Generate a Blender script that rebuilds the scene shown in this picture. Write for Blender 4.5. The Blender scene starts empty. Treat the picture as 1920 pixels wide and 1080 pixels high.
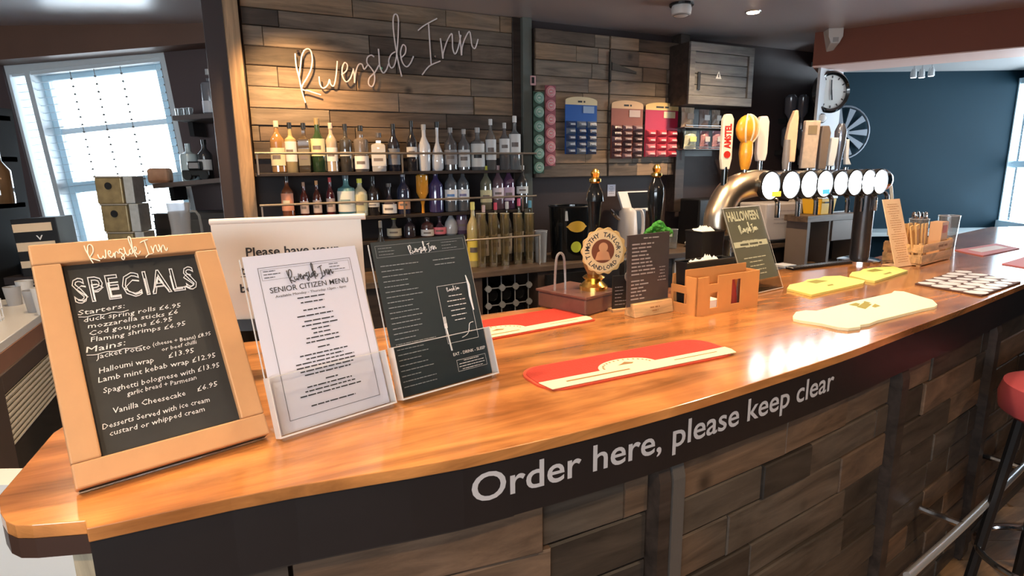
import bpy, bmesh, math, random
from mathutils import Matrix, Vector
random.seed(7)
scn = bpy.context.scene
COL = scn.collection
R = math.radians
# ------------------------------------------------------------------ camera
F, PITCH, ROLL, EYE = 1100.0, R(11.5), R(0.7), 1.54
cd = bpy.data.cameras.new('camera'); cam = bpy.data.objects.new('camera', cd); COL.objects.link(cam)
cd.sensor_width = 36; cd.lens = F/1920*36; cd.clip_start = .02; cd.clip_end = 100
fw = Vector((0, math.cos(PITCH), -math.sin(PITCH))); up = Vector((0, math.sin(PITCH), math.cos(PITCH))); rt = Vector((1, 0, 0))
c_, s_ = math.cos(ROLL), math.sin(ROLL)
xa = rt*c_-up*s_; ya = rt*s_+up*c_
m = Matrix((xa, ya, -fw)).transposed().to_4x4(); m.translation = (0, 0, EYE)
cam.matrix_world = m
scn.camera = cam
# ------------------------------------------------------------------ world, exposure
scn.view_settings.view_transform = 'Standard'; scn.view_settings.look = 'None'
scn.view_settings.gamma = 1; scn.view_settings.use_curve_mapping = False
scn.view_settings.exposure = 0.55
scn.cycles.use_denoising = True
scn.cycles.max_bounces = 8; scn.cycles.transparent_max_bounces = 16
scn.cycles.caustics_reflective = False; scn.cycles.caustics_refractive = False
w = bpy.data.worlds.new('sky'); scn.world = w; w.use_nodes = True
bg = w.node_tree.nodes['Background']; bg.inputs[0].default_value = (.80, .91, 1, 1); bg.inputs[1].default_value = 10

def portal(name, loc, rot, sx, sy):
    l = bpy.data.lights.new(name, 'AREA'); l.shape = 'RECTANGLE'; l.size = sx; l.size_y = sy; l.cycles.is_portal = True
    o = bpy.data.objects.new(name, l); COL.objects.link(o); o.location = loc; o.rotation_euler = rot; return o
def lamp(name, loc, power, color=(1, .74, .48), angle=110, blend=.6, aim=None, size=.04):
    l = bpy.data.lights.new(name, 'SPOT'); l.energy = power; l.color = color; l.spot_size = R(angle); l.spot_blend = blend; l.shadow_soft_size = size
    o = bpy.data.objects.new(name, l); COL.objects.link(o); o.location = loc
    if aim: o.rotation_euler = (Vector(aim)-Vector(loc)).to_track_quat('-Z', 'Y').to_euler()
    return o
WARM = (1, .72, .44)
DOWN_AND_FILL_LIGHTS = [  # ceiling lamps, the first in view, the rest added for fill: x, y, watts
    (1.523, 3.92, 60), (-.75, 1.55, 52), (.35, 1.75, 52), (1.35, 2.0, 44), (-.95, .25, 34),
    (-.2, -.4, 50), (1.5, .3, 50), (-2.1, 2.6, 25)]
for x, y, p in DOWN_AND_FILL_LIGHTS:
    lamp('down_and_fill_lamp', (x, y, 2.455), p, WARM, 140, .8)
lamp('shelf_lamp', (-1.10, 2.92, 2.40), 78, (1, .60, .26), 84, 1, aim=(-1.12, 3.42, 1.66))

# ------------------------------------------------------------------ projection helpers: pixel of the photograph -> a point on a real plane
def ray(u, v):
    x = (u-960)/F; y = -(v-540)/F
    return (xa*x+ya*y+fw)
def P(u, v, z=1.10):
    d = ray(u, v); t = (z-EYE)/d.z
    return Vector((d.x*t, d.y*t, z))
WA = Vector((0, 4.0, 0)); WT = Vector((2, 1, 0)).normalized(); WN = Vector((1, -2, 0)).normalized()   # back wall: along, out
WYAW = math.atan2(1, 2)
def plane_hit(u, v, A, N):
    d = ray(u, v); o = Vector((0, 0, EYE)); t = (A-o).dot(N)/d.dot(N); return o+d*t
def wpx(u, v, d=0.0):
    p = plane_hit(u, v, WA+WN*d, WN); return (p-WA).dot(WT), p.z
def WS(s, d, z): p = WA+WT*s+WN*d; return Vector((p.x, p.y, z))

# ------------------------------------------------------------------ materials
MATS = {}
def nt(name):
    m = bpy.data.materials.new(name); m.use_nodes = True; return m, m.node_tree, m.node_tree.nodes['Principled BSDF']
def mat(name, col, rough=.5, metal=0, coat=0, emit=None, es=0, trans=0, alpha=1, bump=0, noise=.0, nscale=30, spec=.5):
    if name in MATS: return MATS[name]
    m, t, b = nt(name)
    b.inputs['Base Color'].default_value = (*col, 1); b.inputs['Roughness'].default_value = rough; b.inputs['Metallic'].default_value = metal
    b.inputs['Coat Weight'].default_value = coat; b.inputs['Coat Roughness'].default_value = .08
    b.inputs['Specular IOR Level'].default_value = spec
    b.inputs['Transmission Weight'].default_value = trans; b.inputs['Alpha'].default_value = alpha
    if emit: b.inputs['Emission Color'].default_value = (*emit, 1); b.inputs['Emission Strength'].default_value = es
    tc = t.nodes.new('ShaderNodeTexCoord'); n = t.nodes.new('ShaderNodeTexNoise'); n.inputs['Scale'].default_value = nscale; n.inputs['Detail'].default_value = 4
    t.links.new(tc.outputs['Object'], n.inputs['Vector'])
    if noise:
        r = t.nodes.new('ShaderNodeMapRange'); r.inputs[3].default_value = 1-noise; r.inputs[4].default_value = 1+noise
        t.links.new(n.outputs['Fac'], r.inputs[0])
        mx = t.nodes.new('ShaderNodeVectorMath'); mx.operation = 'SCALE'; mx.inputs[0].default_value = col
        t.links.new(r.outputs[0], mx.inputs['Scale']); t.links.new(mx.outputs[0], b.inputs['Base Color'])
    if bump:
        bp = t.nodes.new('ShaderNodeBump'); bp.inputs['Strength'].default_value = bump; bp.inputs['Distance'].default_value = .003
        t.links.new(n.outputs['Fac'], bp.inputs['Height']); t.links.new(bp.outputs[0], b.inputs['Normal'])
    MATS[name] = m; return m
def wood(name, cols, rough=.5, coat=0, axis=0, scale=1., rand=True, bump=.25, knots=True, stretch=14):
    """grained wood: per-object random tone between cols, streaks along the local axis"""
    m, t, b = nt(name); N = t.nodes.new; Lk = t.links.new
    tc = N('ShaderNodeTexCoord'); oi = N('ShaderNodeObjectInfo')
    sc = [scale*stretch]*3; sc[axis] = scale*1.3
    add = N('ShaderNodeVectorMath'); add.operation = 'ADD'
    gm = N('ShaderNodeNewGeometry'); mul = N('ShaderNodeVectorMath'); mul.operation = 'SCALE'; mul.inputs[0].default_value = (7.3, 3.1, 9.7)
    Lk(oi.outputs['Random'], mul.inputs['Scale'])
    vt = N('ShaderNodeVectorTransform'); vt.vector_type = 'POINT'; vt.convert_from = 'WORLD'; vt.convert_to = 'WORLD'
    Lk(gm.outputs['Position'], vt.inputs[0])
    vr = N('ShaderNodeVectorRotate'); vr.rotation_type = 'Z_AXIS'; vr.inputs['Angle'].default_value = -WYAW
    Lk(vt.outputs[0], vr.inputs['Vector'])
    Lk(vr.outputs[0], add.inputs[0]); Lk(mul.outputs[0], add.inputs[1])
    mp = N('ShaderNodeMapping'); mp.inputs['Scale'].default_value = sc; Lk(add.outputs[0], mp.inputs['Vector'])
    n1 = N('ShaderNodeTexNoise'); n1.inputs['Scale'].default_value = 1.6; n1.inputs['Detail'].default_value = 6; n1.inputs['Roughness'].default_value = .65; n1.inputs['Distortion'].default_value = .8
    Lk(mp.outputs[0], n1.inputs['Vector'])
    n2 = N('ShaderNodeTexNoise'); n2.inputs['Scale'].default_value = 3.2; n2.inputs['Detail'].default_value = 3
    Lk(add.outputs[0], n2.inputs['Vector'])
    cr = N('ShaderNodeValToRGB'); e = cr.color_ramp.elements
    while len(e) < len(cols): e.new(.5)
    for i, c in enumerate(cols): e[i].position = i/(len(cols)-1); e[i].color = (*c, 1)
    if rand:
        a = N('ShaderNodeMath'); a.operation = 'MULTIPLY_ADD'; a.inputs[1].default_value = .45; Lk(n2.outputs['Fac'], a.inputs[0])
        b2 = N('ShaderNodeMath'); b2.operation = 'MULTIPLY_ADD'; b2.inputs[1].default_value = .85; b2.inputs[2].default_value = -.15
        Lk(oi.outputs['Random'], b2.inputs[0]); Lk(b2.outputs[0], a.inputs[2]); Lk(a.outputs[0], cr.inputs[0])
    else: Lk(n2.outputs['Fac'], cr.inputs[0])
    rg = N('ShaderNodeMapRange'); rg.inputs[1].default_value = .3; rg.inputs[2].default_value = .7; rg.inputs[3].default_value = .42; rg.inputs[4].default_value = 1.38
    Lk(n1.outputs['Fac'], rg.inputs[0])
    mx = N('ShaderNodeVectorMath'); mx.operation = 'SCALE'; Lk(cr.outputs[0], mx.inputs[0]); Lk(rg.outputs[0], mx.inputs['Scale'])
    out = mx.outputs[0]
    if knots:
        vo = N('ShaderNodeTexVoronoi'); vo.inputs['Scale'].default_value = 3.4; Lk(add.outputs[0], vo.inputs['Vector'])
        kr = N('ShaderNodeMapRange'); kr.inputs[1].default_value = .03; kr.inputs[2].default_value = .11; kr.inputs[3].default_value = .3; kr.inputs[4].default_value = 1
        Lk(vo.outputs['Distance'], kr.inputs[0])
        m2 = N('ShaderNodeVectorMath'); m2.operation = 'SCALE'; Lk(out, m2.inputs[0]); Lk(kr.outputs[0], m2.inputs['Scale']); out = m2.outputs[0]
    Lk(out, b.inputs['Base Color'])
    b.inputs['Roughness'].default_value = rough; b.inputs['Coat Weight'].default_value = coat; b.inputs['Coat Roughness'].default_value = .12
    if bump:
        bp = N('ShaderNodeBump'); bp.inputs['Strength'].default_value = bump; bp.inputs['Distance'].default_value = .004
        Lk(n1.outputs['Fac'], bp.inputs['Height']); Lk(bp.outputs[0], b.inputs['Normal'])
    MATS[name] = m; return m
def clear(name, tint=(1, 1, 1), gloss=.1, rough=.02, body=0):
    """thin clear sheet: transparent with a fresnel gloss"""
    if name in MATS: return MATS[name]
    m = bpy.data.materials.new(name); m.use_nodes = True; t = m.node_tree; t.nodes.clear(); N = t.nodes.new
    o = N('ShaderNodeOutputMaterial'); tr = N('ShaderNodeBsdfTransparent'); tr.inputs[0].default_value = (*tint, 1)
    g = N('ShaderNodeBsdfGlossy'); g.inputs['Roughness'].default_value = rough
    lw_ = N('ShaderNodeLayerWeight'); lw_.inputs[0].default_value = .5
    pw_ = N('ShaderNodeMath'); pw_.operation = 'POWER'; pw_.inputs[1].default_value = 4; t.links.new(lw_.outputs['Facing'], pw_.inputs[0])
    a = N('ShaderNodeMath'); a.operation = 'MULTIPLY_ADD'; a.inputs[1].default_value = .6; a.inputs[2].default_value = .02+gloss*.1
    t.links.new(pw_.outputs[0], a.inputs[0])
    base = tr.outputs[0]
    if body:
        df = N('ShaderNodeBsdfDiffuse'); df.inputs[0].default_value = (*tint, 1)
        mb = N('ShaderNodeMixShader'); mb.inputs[0].default_value = body; t.links.new(tr.outputs[0], mb.inputs[1]); t.links.new(df.outputs[0], mb.inputs[2]); base = mb.outputs[0]
    mx = N('ShaderNodeMixShader'); t.links.new(a.outputs[0], mx.inputs[0]); t.links.new(base, mx.inputs[1]); t.links.new(g.outputs[0], mx.inputs[2])
    t.links.new(mx.outputs[0], o.inputs[0]); MATS[name] = m; return m

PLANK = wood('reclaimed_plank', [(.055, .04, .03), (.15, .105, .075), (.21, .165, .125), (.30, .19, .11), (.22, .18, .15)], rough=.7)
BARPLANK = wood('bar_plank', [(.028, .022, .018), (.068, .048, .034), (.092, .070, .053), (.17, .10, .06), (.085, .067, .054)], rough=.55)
TOPWOOD = wood('counter_wood', [(.17, .058, .018), (.36, .125, .032), (.60, .25, .075), (.30, .10, .028), (.52, .20, .05)], rough=.20, coat=.6, rand=False, bump=.04, knots=False, scale=.8, stretch=11)
FRAMEW = mat('frame_wood', (.54, .30, .145), .42, noise=.12, nscale=18)
POSTW = wood('post_wood', [(.36, .23, .13), (.52, .33, .18)], rough=.6, rand=False, axis=2, bump=.1)
PALEW = wood('crate_wood', [(.62, .36, .14), (.80, .52, .25)], rough=.6, rand=False, knots=False, bump=.05)
DARKW = wood('dark_wood', [(.030, .020, .016), (.065, .045, .035)], rough=.5, rand=False, bump=.1, knots=False)
MIDW = wood('mid_wood', [(.10, .065, .045), (.18, .12, .08)], rough=.5, rand=False, bump=.1, knots=False)
FLOORW = wood('floor_wood', [(.22, .11, .05), (.38, .21, .10), (.45, .28, .15)], rough=.3, coat=.2)
FASCIA = mat('fascia_paint', (.016, .012, .012), .42, noise=.2, nscale=8)
BLACK = mat('black_plastic', (.012, .012, .013), .35)
BLACKG = mat('black_gloss', (.008, .009, .01), .12, coat=.5)
SLATE = mat('chalkboard', (.018, .020, .022), .6, noise=.5, nscale=12)
CHALK = mat('chalk', (.80, .80, .82), .9)
WHITE = mat('white_print', (.85, .85, .85), .6)
PAPER = mat('paper', (.74, .76, .90), .45, noise=.02)
POSTER = mat('poster_card', (.80, .75, .69), .6, noise=.03, nscale=5)
INK = mat('ink', (.03, .03, .035), .7)
CHROME = mat('chrome', (.75, .75, .76), .12, 1)
STEEL = mat('steel', (.55, .55, .55), .28, 1)
BRASS = mat('brass', (.95, .62, .18), .22, 1)
PIPE = mat('brushed_tower', (.88, .74, .56), .30, 1, bump=.02)
RED = mat('runner_red', (.46, .03, .015), .75, bump=.6, nscale=250)
REDRIM = mat('runner_rim', (.60, .07, .03), .6)
CREAM = mat('runner_cream', (.86, .82, .56), .55)
YELLOWM = mat('towel_yellow', (.80, .76, .22), .85, bump=.5, nscale=160)
CREAMM = mat('towel_cream', (.86, .90, .62), .7, bump=.25, nscale=160)
ACR = clear('clear_acrylic', (.97, .98, .98), .25)
ACRE = mat('acrylic_edge', (.80, .82, .84), .15, alpha=.75)
GLASSW = clear('window_glass', (.97, .99, 1), .1)
CGLASS = clear('glass_clear', (.86, .88, .88), .5, body=.12)
WALLD = mat('dark_brown_paint', (.045, .030, .030), .55, noise=.15, nscale=3)
NAVY = mat('navy_paint', (.004, .022, .036), .65, noise=.1, nscale=3, spec=.15)
CEIL = mat('ceiling_paint', (.55, .49, .49), .34, noise=.04, nscale=2, spec=.8, coat=.5)
CEIL.node_tree.nodes['Principled BSDF'].inputs['Coat Roughness'].default_value = .22
BEAMB = mat('brown_beam_paint', (.24, .085, .055), .6, noise=.1, nscale=2, spec=.15)
PINKP = mat('soffit_paint', (.85, .58, .50), .5)
LTGREY = mat('pillar_paint', (.52, .53, .55), .6, noise=.08, nscale=6)
WINBLUE = mat('window_paint', (.66, .86, .96), .4)
WINWHITE = mat('window_white', (.84, .90, .93), .4)
SLATM = mat('blind_slat', (.62, .72, .80), .5)
CORDM = mat('blind_cord', (.18, .17, .16), .8)
CYAN = mat('cyan_paint', (.20, .85, .95), .5)
ORANGEC = mat('kraft_card', (.72, .33, .10), .65, noise=.05)

# ------------------------------------------------------------------ mesh builder
class MB:
    def __init__(s): s.v = []; s.f = []
    def add(s, vs, fs, M=None):
        k = len(s.v)
        s.v += [tuple(M @ Vector(p)) if M else tuple(p) for p in vs]; s.f += [tuple(i+k for i in q) for q in fs]; return s
    def box(s, x0, x1, y0, y1, z0, z1, M=None):
        vs = [(x0, y0, z0), (x1, y0, z0), (x1, y1, z0), (x0, y1, z0), (x0, y0, z1), (x1, y0, z1), (x1, y1, z1), (x0, y1, z1)]
        return s.add(vs, [(0, 3, 2, 1), (4, 5, 6, 7), (0, 1, 5, 4), (1, 2, 6, 5), (2, 3, 7, 6), (3, 0, 4, 7)], M)
    def prism(s, poly, z0, z1, M=None):
        a = sum(poly[i][0]*poly[(i+1) % len(poly)][1]-poly[(i+1) % len(poly)][0]*poly[i][1] for i in range(len(poly)))
        if a < 0: poly = poly[::-1]
        n = len(poly)
        vs = [(x, y, z0) for x, y in poly]+[(x, y, z1) for x, y in poly]
        fs = [tuple(range(n))[::-1], tuple(range(n, 2*n))]+[(i, (i+1) % n, (i+1) % n+n, i+n) for i in range(n)]
        return s.add(vs, fs, M)
    def lathe(s, prof, M=None, n=20, sx=1, sy=1, sq=0):
        vs = []; fs = []; k = len(prof)
        for r, z in prof:
            for i in range(n):
                a = 2*math.pi*i/n; ca, sa = math.cos(a), math.sin(a)
                if sq: q = 1/max(abs(ca), abs(sa)); q = 1+(q-1)*sq; ca *= q*.86; sa *= q*.86
                vs.append((r*ca*sx, r*sa*sy, z))
        for j in range(k-1):
            for i in range(n): fs.append((j*n+i, j*n+(i+1) % n, (j+1)*n+(i+1) % n, (j+1)*n+i))
        if prof[0][0] > 1e-5: fs.append(tuple(range(n))[::-1])
        if prof[-1][0] > 1e-5: fs.append(tuple(range((k-1)*n, k*n)))
        return s.add(vs, fs, M)
    def cyl(s, r, z0, z1, M=None, n=20, r2=None): return s.lathe([(r, z0), (r if r2 is None else r2, z1)], M, n)
    def tube(s, pts, r, n=8, closed=False, M=None):
        pts = [Vector(p) for p in pts]; k = len(pts); vs = []; fs = []
        rr = r if isinstance(r, (list, tuple)) else [r]*k
        prev = None
        for i, p in enumerate(pts):
            a = pts[i-1] if (i or closed) else pts[i]; b = pts[(i+1) % k] if (i < k-1 or closed) else pts[i]
            t = (b-a); t = t.normalized() if t.length > 1e-9 else Vector((0, 0, 1))
            if prev is None: x = t.orthogonal().normalized()
            else: x = (prev-t*prev.dot(t)); x = x.normalized() if x.length > 1e-6 else t.orthogonal().normalized()
            prev = x; y = t.cross(x)
            for j in range(n):
                q = 2*math.pi*j/n; vs.append(p+(x*math.cos(q)+y*math.sin(q))*rr[i])
        for i in range(k if closed else k-1):
            for j in range(n):
                a = i*n; b = ((i+1) % k)*n; fs.append((a+j, a+(j+1) % n, b+(j+1) % n, b+j))
        if not closed: fs += [tuple(range(n))[::-1], tuple(range((k-1)*n, k*n))]
        return s.add(vs, fs, M)
    def sphere(s, c, r, n=12, sx=1, sy=1, sz=1, M=None):
        h = n//2; prof = [(max(r*math.sin(math.pi*i/h), 1e-6 if i in (0, h) else 0), -r*math.cos(math.pi*i/h)) for i in range(h+1)]
        T = Matrix.Translation(c) @ Matrix.Diagonal((sx, sy, sz, 1))
        return s.lathe(prof, (M @ T) if M else T, n)
    def build(s, name, m, parent=None, smooth=False, bevel=0, loc=None):
        me = bpy.data.meshes.new(name); me.from_pydata([tuple(v) for v in s.v], [], s.f); me.materials.append(m)
        me.validate()
        if smooth:
            me.polygons.foreach_set('use_smooth', [True]*len(me.polygons))
            try: me.set_sharp_from_angle(angle=R(40))
            except Exception: pass
        o = bpy.data.objects.new(name, me); COL.objects.link(o)
        if name in ('print_lines', 'chalk_lines', 'menu_white_print', 'chalk_writing', 'pale_lettering'): o['kind'] = 'stuff'
        if parent is not None: o.parent = parent
        if loc is not None: o.location = loc
        if bevel:
            b = o.modifiers.new('bevel', 'BEVEL'); b.width = bevel; b.segments = 2; b.limit_method = 'ANGLE'
        return o
def fr(loc, yaw=0, lean=0, roll=0):
    return Matrix.Translation(loc) @ Matrix.Rotation(yaw, 4, 'Z') @ Matrix.Rotation(-lean, 4, 'X') @ Matrix.Rotation(roll, 4, 'Y')
def tag(o, label, cat, group=None, kind=None):
    if label: o['label'] = label
    if cat: o['category'] = cat
    if group: o['group'] = group
    if kind: o['kind'] = kind
    return o
def thing(name, label, cat, M=None, group=None):
    o = bpy.data.objects.new(name, None); COL.objects.link(o); o.empty_display_size = .05
    if M is not None: o.matrix_world = M if isinstance(M, Matrix) else Matrix.Translation(M)
    return tag(o, label, cat, group)
def struct(name, mb, m, **k): o = mb.build(name, m, **k); o['kind'] = 'structure'; return o
def smoothline(pts, k=5):
    pts = [Vector(p) for p in pts]; out = []
    for i in range(len(pts)-1):
        p0 = pts[max(i-1, 0)]; p1 = pts[i]; p2 = pts[i+1]; p3 = pts[min(i+2, len(pts)-1)]
        for j in range(k):
            t = j/k; out.append(.5*((2*p1)+(p2-p0)*t+(2*p0-5*p1+4*p2-p3)*t*t+(3*p1-p0-3*p2+p3)*t**3))
    out.append(pts[-1]); return out
def tmesh(body, size=1, align='LEFT', extrude=0, offset=0, fill=True, bevel=0, shear=0, space=1, line=1, res=3):
    c = bpy.data.curves.new('t', 'FONT'); c.body = body; c.size = size; c.align_x = align; c.extrude = extrude; c.offset = offset
    c.shear = shear; c.space_character = space; c.space_line = line; c.resolution_u = res
    if not fill: c.fill_mode = 'NONE'; c.bevel_depth = bevel; c.bevel_resolution = 1
    o = bpy.data.objects.new('t', c); COL.objects.link(o)
    me = bpy.data.meshes.new_from_object(o); vs = [v.co.copy() for v in me.vertices]; fs = [tuple(p.vertices) for p in me.polygons]
    bpy.data.objects.remove(o); bpy.data.curves.remove(c); bpy.data.meshes.remove(me); return vs, fs
def text(mb, body, x, z, h, y=-.0006, width=None, align='LEFT', slope=0, wob=0, **k):
    """writing on the local xz plane, facing -y, baseline at z, cap height h"""
    k['offset'] = min(k.get('offset', 0), .1)
    vs, fs = tmesh(body, 1, align, **k); vs = [v*(h/.7) for v in vs]
    if not vs: return
    x0 = min(v.x for v in vs); x1 = max(v.x for v in vs); sx = width/(x1-x0) if width else 1
    off = {'LEFT': -x0*sx, 'CENTER': 0, 'RIGHT': 0}[align] if width else 0
    out = []
    for v in vs:
        X = v.x*sx+off
        out.append((x+X, y-v.z, z+v.y+slope*X+wob*math.sin(X*90+z*300)))
    mb.add(out, fs)

# ------------------------------------------------------------------ bar front path
FRONT_PX = [(165, 985), (330, 950), (500, 915), (680, 885), (860, 855), (1050, 813), (1245, 764), (1400, 718), (1580, 660), (1700, 615), (1800, 578), (1920, 530)]
fp = [P(u, v).to_2d() for u, v in FRONT_PX]+[Vector((2.35, 2.46)), Vector((2.9, 2.85)), Vector((3.6, 3.35))]
fp = [Vector((p.x, p.y)) for p in smoothline([(p.x, p.y, 0) for p in fp], 6)]
class Path:
    def __init__(s, pts):
        s.p = pts; s.L = [0]
        for a, b in zip(pts, pts[1:]): s.L.append(s.L[-1]+(b-a).length)
    def at(s, t, off=0):
        i = 0
        while i < len(s.p)-2 and s.L[i+1] < t: i += 1
        a, b = s.p[i], s.p[i+1]; d = (b-a).normalized(); q = a+d*(t-s.L[i])
        # smooth tangent
        j = max(i-2, 0); k = min(i+3, len(s.p)-1); d = (s.p[k]-s.p[j]).normalized()
        n = Vector((d.y, -d.x)); return q+n*off, d     # +off is towards the customer
    def near(s, q):
        best = min(range(len(s.p)-1), key=lambda i: (s.p[i]-q).length); return s.L[best]
PATH = Path(fp)
def ribbon(mb, s0, s1, o0, o1, z0, z1, n=30):
    vs = []; fs = []
    for i in range(n+1):
        t = s0+(s1-s0)*i/n; a, _ = PATH.at(t, o0); b, _ = PATH.at(t, o1)
        vs += [(a.x, a.y, z0), (b.x, b.y, z0), (b.x, b.y, z1), (a.x, a.y, z1)]
    for i in range(n):
        k = i*4
        for j in range(4): fs.append((k+j, k+4+j, k+4+(j+1) % 4, k+(j+1) % 4))
    fs += [(3, 2, 1, 0), (n*4, n*4+1, n*4+2, n*4+3)]
    mb.add(vs, fs)
def path_s(u, v, z, off=0):
    """arc length of the pixel (u,v) taken on height z of the bar front"""
    best = None
    for i in range(400):
        t = PATH.L[-1]*i/399; q, _ = PATH.at(t, off); d = Vector((q.x, q.y, z-EYE)); X = d.dot(xa)/d.dot(fw)*F+960
        if best is None or abs(X-u) < best[0]: best = (abs(X-u), t)
    return best[1]

# ================================================================== STRUCTURE
CZ = 2.48
o = MB().box(-5, 6, -3.2, 8, -.05, 0); fl = struct('floor', o, mat('floor_base', (.10, .06, .035), .5))
unit = None
def make_unit():
    a, b = .5, .5; ix, iz = .494, .46
    vs = [(-a, .5, -b), (a, .5, -b), (a, .5, b), (-a, .5, b), (-a, -.3, -b), (a, -.3, -b), (a, -.3, b), (-a, -.3, b), (-ix, -.5, -iz), (ix, -.5, -iz), (ix, -.5, iz), (-ix, -.5, iz)]
    fs = [(3, 2, 1, 0)]
    for k in (0, 4):
        for j in range(4): fs.append((k+j, k+(j+1) % 4, k+4+(j+1) % 4, k+4+j))
    fs.append((8, 9, 10, 11)); fs = [f[::-1] if False else f for f in fs]
    me = bpy.data.meshes.new('plank'); me.from_pydata(vs, [], fs); me.validate()
    bm = bmesh.new(); bm.from_mesh(me); bmesh.ops.recalc_face_normals(bm, faces=bm.faces); bm.to_mesh(me); bm.free(); return me
PLANKMESH = {}
def plank_mesh(m):
    if m.name not in PLANKMESH: me = make_unit(); me.materials.append(m); PLANKMESH[m.name] = me
    return PLANKMESH[m.name]
def plank(parent, x, y, z, sx, sy, sz, m, yaw=0, name='plank', M=None):
    o = bpy.data.objects.new(name, plank_mesh(m)); COL.objects.link(o); o.parent = parent
    o.location = (x, y, z); o.scale = (sx, sy, sz); o.rotation_euler.z = yaw
    if M is not None: o.matrix_local = M @ Matrix.Diagonal((sx, sy, sz, 1))
    return o
def planks(parent, s0, s1, z0, z1, rh, d, m, lens=(.25, .85), th=.016, name='plank', seed=1):
    rg = random.Random(seed); z = z1; 
    while z > z0+.02:
        h = min(rh*rg.uniform(.85, 1.15), z-z0); x = s0-rg.uniform(0, .4)
        while x < s1-.01:
            L = rg.uniform(*lens); a = max(x, s0); b = min(x+L, s1)
            if s1-b < .08: b = s1
            if b-a > .03:
                dd = rg.uniform(0, .009)
                plank(parent, (a+b)/2, -(d+dd+th/2), z-h/2, b-a-.003, th, h-.003, m, name=name)
            x = b if b == s1 else x+L
        z -= h
# floorboards near the bar, seen at the right
for i in range(16):
    for j in range(3):
        plank(fl, 1.2+j*1.1+(.5 if i % 2 else 0), .9+i*.12, .006, 1.09, .117, .014, FLOORW, name='floorboard')
# ceiling
struct('ceiling', MB().box(-5, 6, -3.2, 8, CZ, CZ+.05), CEIL)
struct('ceiling_far', MB().prism([(2.56, 4.80), (5.72, 2.68), (6, 8), (2.7, 8)], 2.36, 2.4), mat('far_ceiling_paint', (.45, .45, .45), .5))
# back wall
WF = fr(WA, WYAW)
s0 = wpx(445, 200)[0]; sE = (Vector((2.72, 5.36, 0))-WA).dot(WT)
wb = MB().box(s0-.12, sE, 0, .1, 0, CZ).build('wall_back', WALLD); wb.matrix_world = WF; wb['kind'] = 'structure'
sa = wpx(468, 200, .03)[0]; sb = wpx(962, 200, .03)[0]
planks(wb, sa, sb, 1.60, CZ, .098, .004, PLANK, seed=11)
# posts on the back wall, one of them a painted shadow strip
def wallpost(name, u0, u1, v, d, z0, z1, m, th=.05):
    a = wpx(u0, v, d+th)[0]; b = wpx(u1, v, d+th)[0]
    MBo = MB().box(a, b, -(d+th), -d, z0, z1); o = MBo.build(name, m, wb, bevel=.003); return o
wallpost('post', 437, 464, 200, .0, .0, CZ, POSTW, .09)
wallpost('post', 962, 979, 200, .0, .5, CZ, DARKW, .03)  # dark strip standing in for the shadow beside the grey-green post
GREENP = mat('post_grey_green', (.13, .14, .12), .6, noise=.25, nscale=10)
wallpost('post', 981, 998, 200, .0, .5, CZ, GREENP, .06)
wallpost('post', 1275, 1292, 120, .0, 1.2, CZ, DARKW, .10)
# left wall with a sash window
YL = 4.2
def LW(u, v): return plane_hit(u, v, Vector((0, YL, 0)), Vector((0, 1, 0)))
def holed_wall(name, outer, inner, m, thick):
    """outer, inner: 4 world points each (same order), extruded by vector thick"""
    vs = list(outer)+list(inner); vs += [p+thick for p in vs]; fs = []
    for j in range(4):
        k = (j+1) % 4
        fs += [(j, k, 4+k, 4+j), (8+j, 12+j, 12+k, 8+k), (4+j, 4+k, 12+k, 12+j), (j, 8+j, 8+k, k)]
    o = MB().add(vs, fs); me = struct(name, o, m)
    bm = bmesh.new(); bm.from_mesh(me.data); bmesh.ops.recalc_face_normals(bm, faces=bm.faces); bm.to_mesh(me.data); bm.free(); return me
TL, TR = LW(2, 122), LW(305, 90)
xw = (TR-TL).normalized(); zw = Vector((0, -1, 0)).cross(xw)*1; zw = xw.cross(Vector((0, 1, 0)))
if zw.z < 0: zw = -zw
WW, WHt = (TR-TL).length, 1.62
BL, BR = TL-zw*WHt, TR-zw*WHt
V3 = Vector
holed_wall('wall_left', [V3((-5, YL, CZ)), V3((-1.3, YL, CZ)), V3((-1.3, YL, 0)), V3((-5, YL, 0))], [TL, TR, BR, BL], mat('plum_paint', (.10, .065, .065), .55, noise=.12, nscale=3), V3((0, .22, 0)))
WM = Matrix((xw, Vector((0, 1, 0)), zw)).transposed().to_4x4(); WM.translation = BL
w1 = MB()
for a, b, c, d in ((-.02, .02, 0, WHt), (.125, .16, 0, WHt), (.02, .125, 0, .06), (.02, .125, WHt-.06, WHt), (WW-.045, WW, 0, WHt), (.16, WW-.045, WHt-.05, WHt), (.16, WW-.045, 0, .06)): w1.box(a, b, .02, .20, c, d)
win1 = w1.build('window_1', WINWHITE); win1.matrix_world = WM; win1['kind'] = 'structure'
def wl(u, v): return WM.inverted() @ LW(u, v)
xl, xr = wl(78, 200)[0], wl(288, 200)[0]; zt = wl(170, 136)[2]; zm = wl(180, 336)[2]; zr = wl(180, 236)[2]
s_ = MB()
for a, b, c, d in ((.16, xl, 0, WHt-.05), (xr, WW-.045, 0, WHt-.05), (xl, xr, zt, WHt-.05), (xl, xr, zm-.075, zm), (xl, xr, .06, .14)): s_.box(a, b, .12, .17, c, d)
s_.build('sash_frame', WINBLUE, win1, bevel=.004)
MB().box(xl, xr, .135, .155, zr-.02, zr+.02).build('glazing_bar', WINWHITE, win1)
MB().box(xl, xr, .143, .147, zm, zt).build('pane', GLASSW, win1); MB().box(xl, xr, .143, .147, .14, zm-.075).build('pane', GLASSW, win1)
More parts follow.
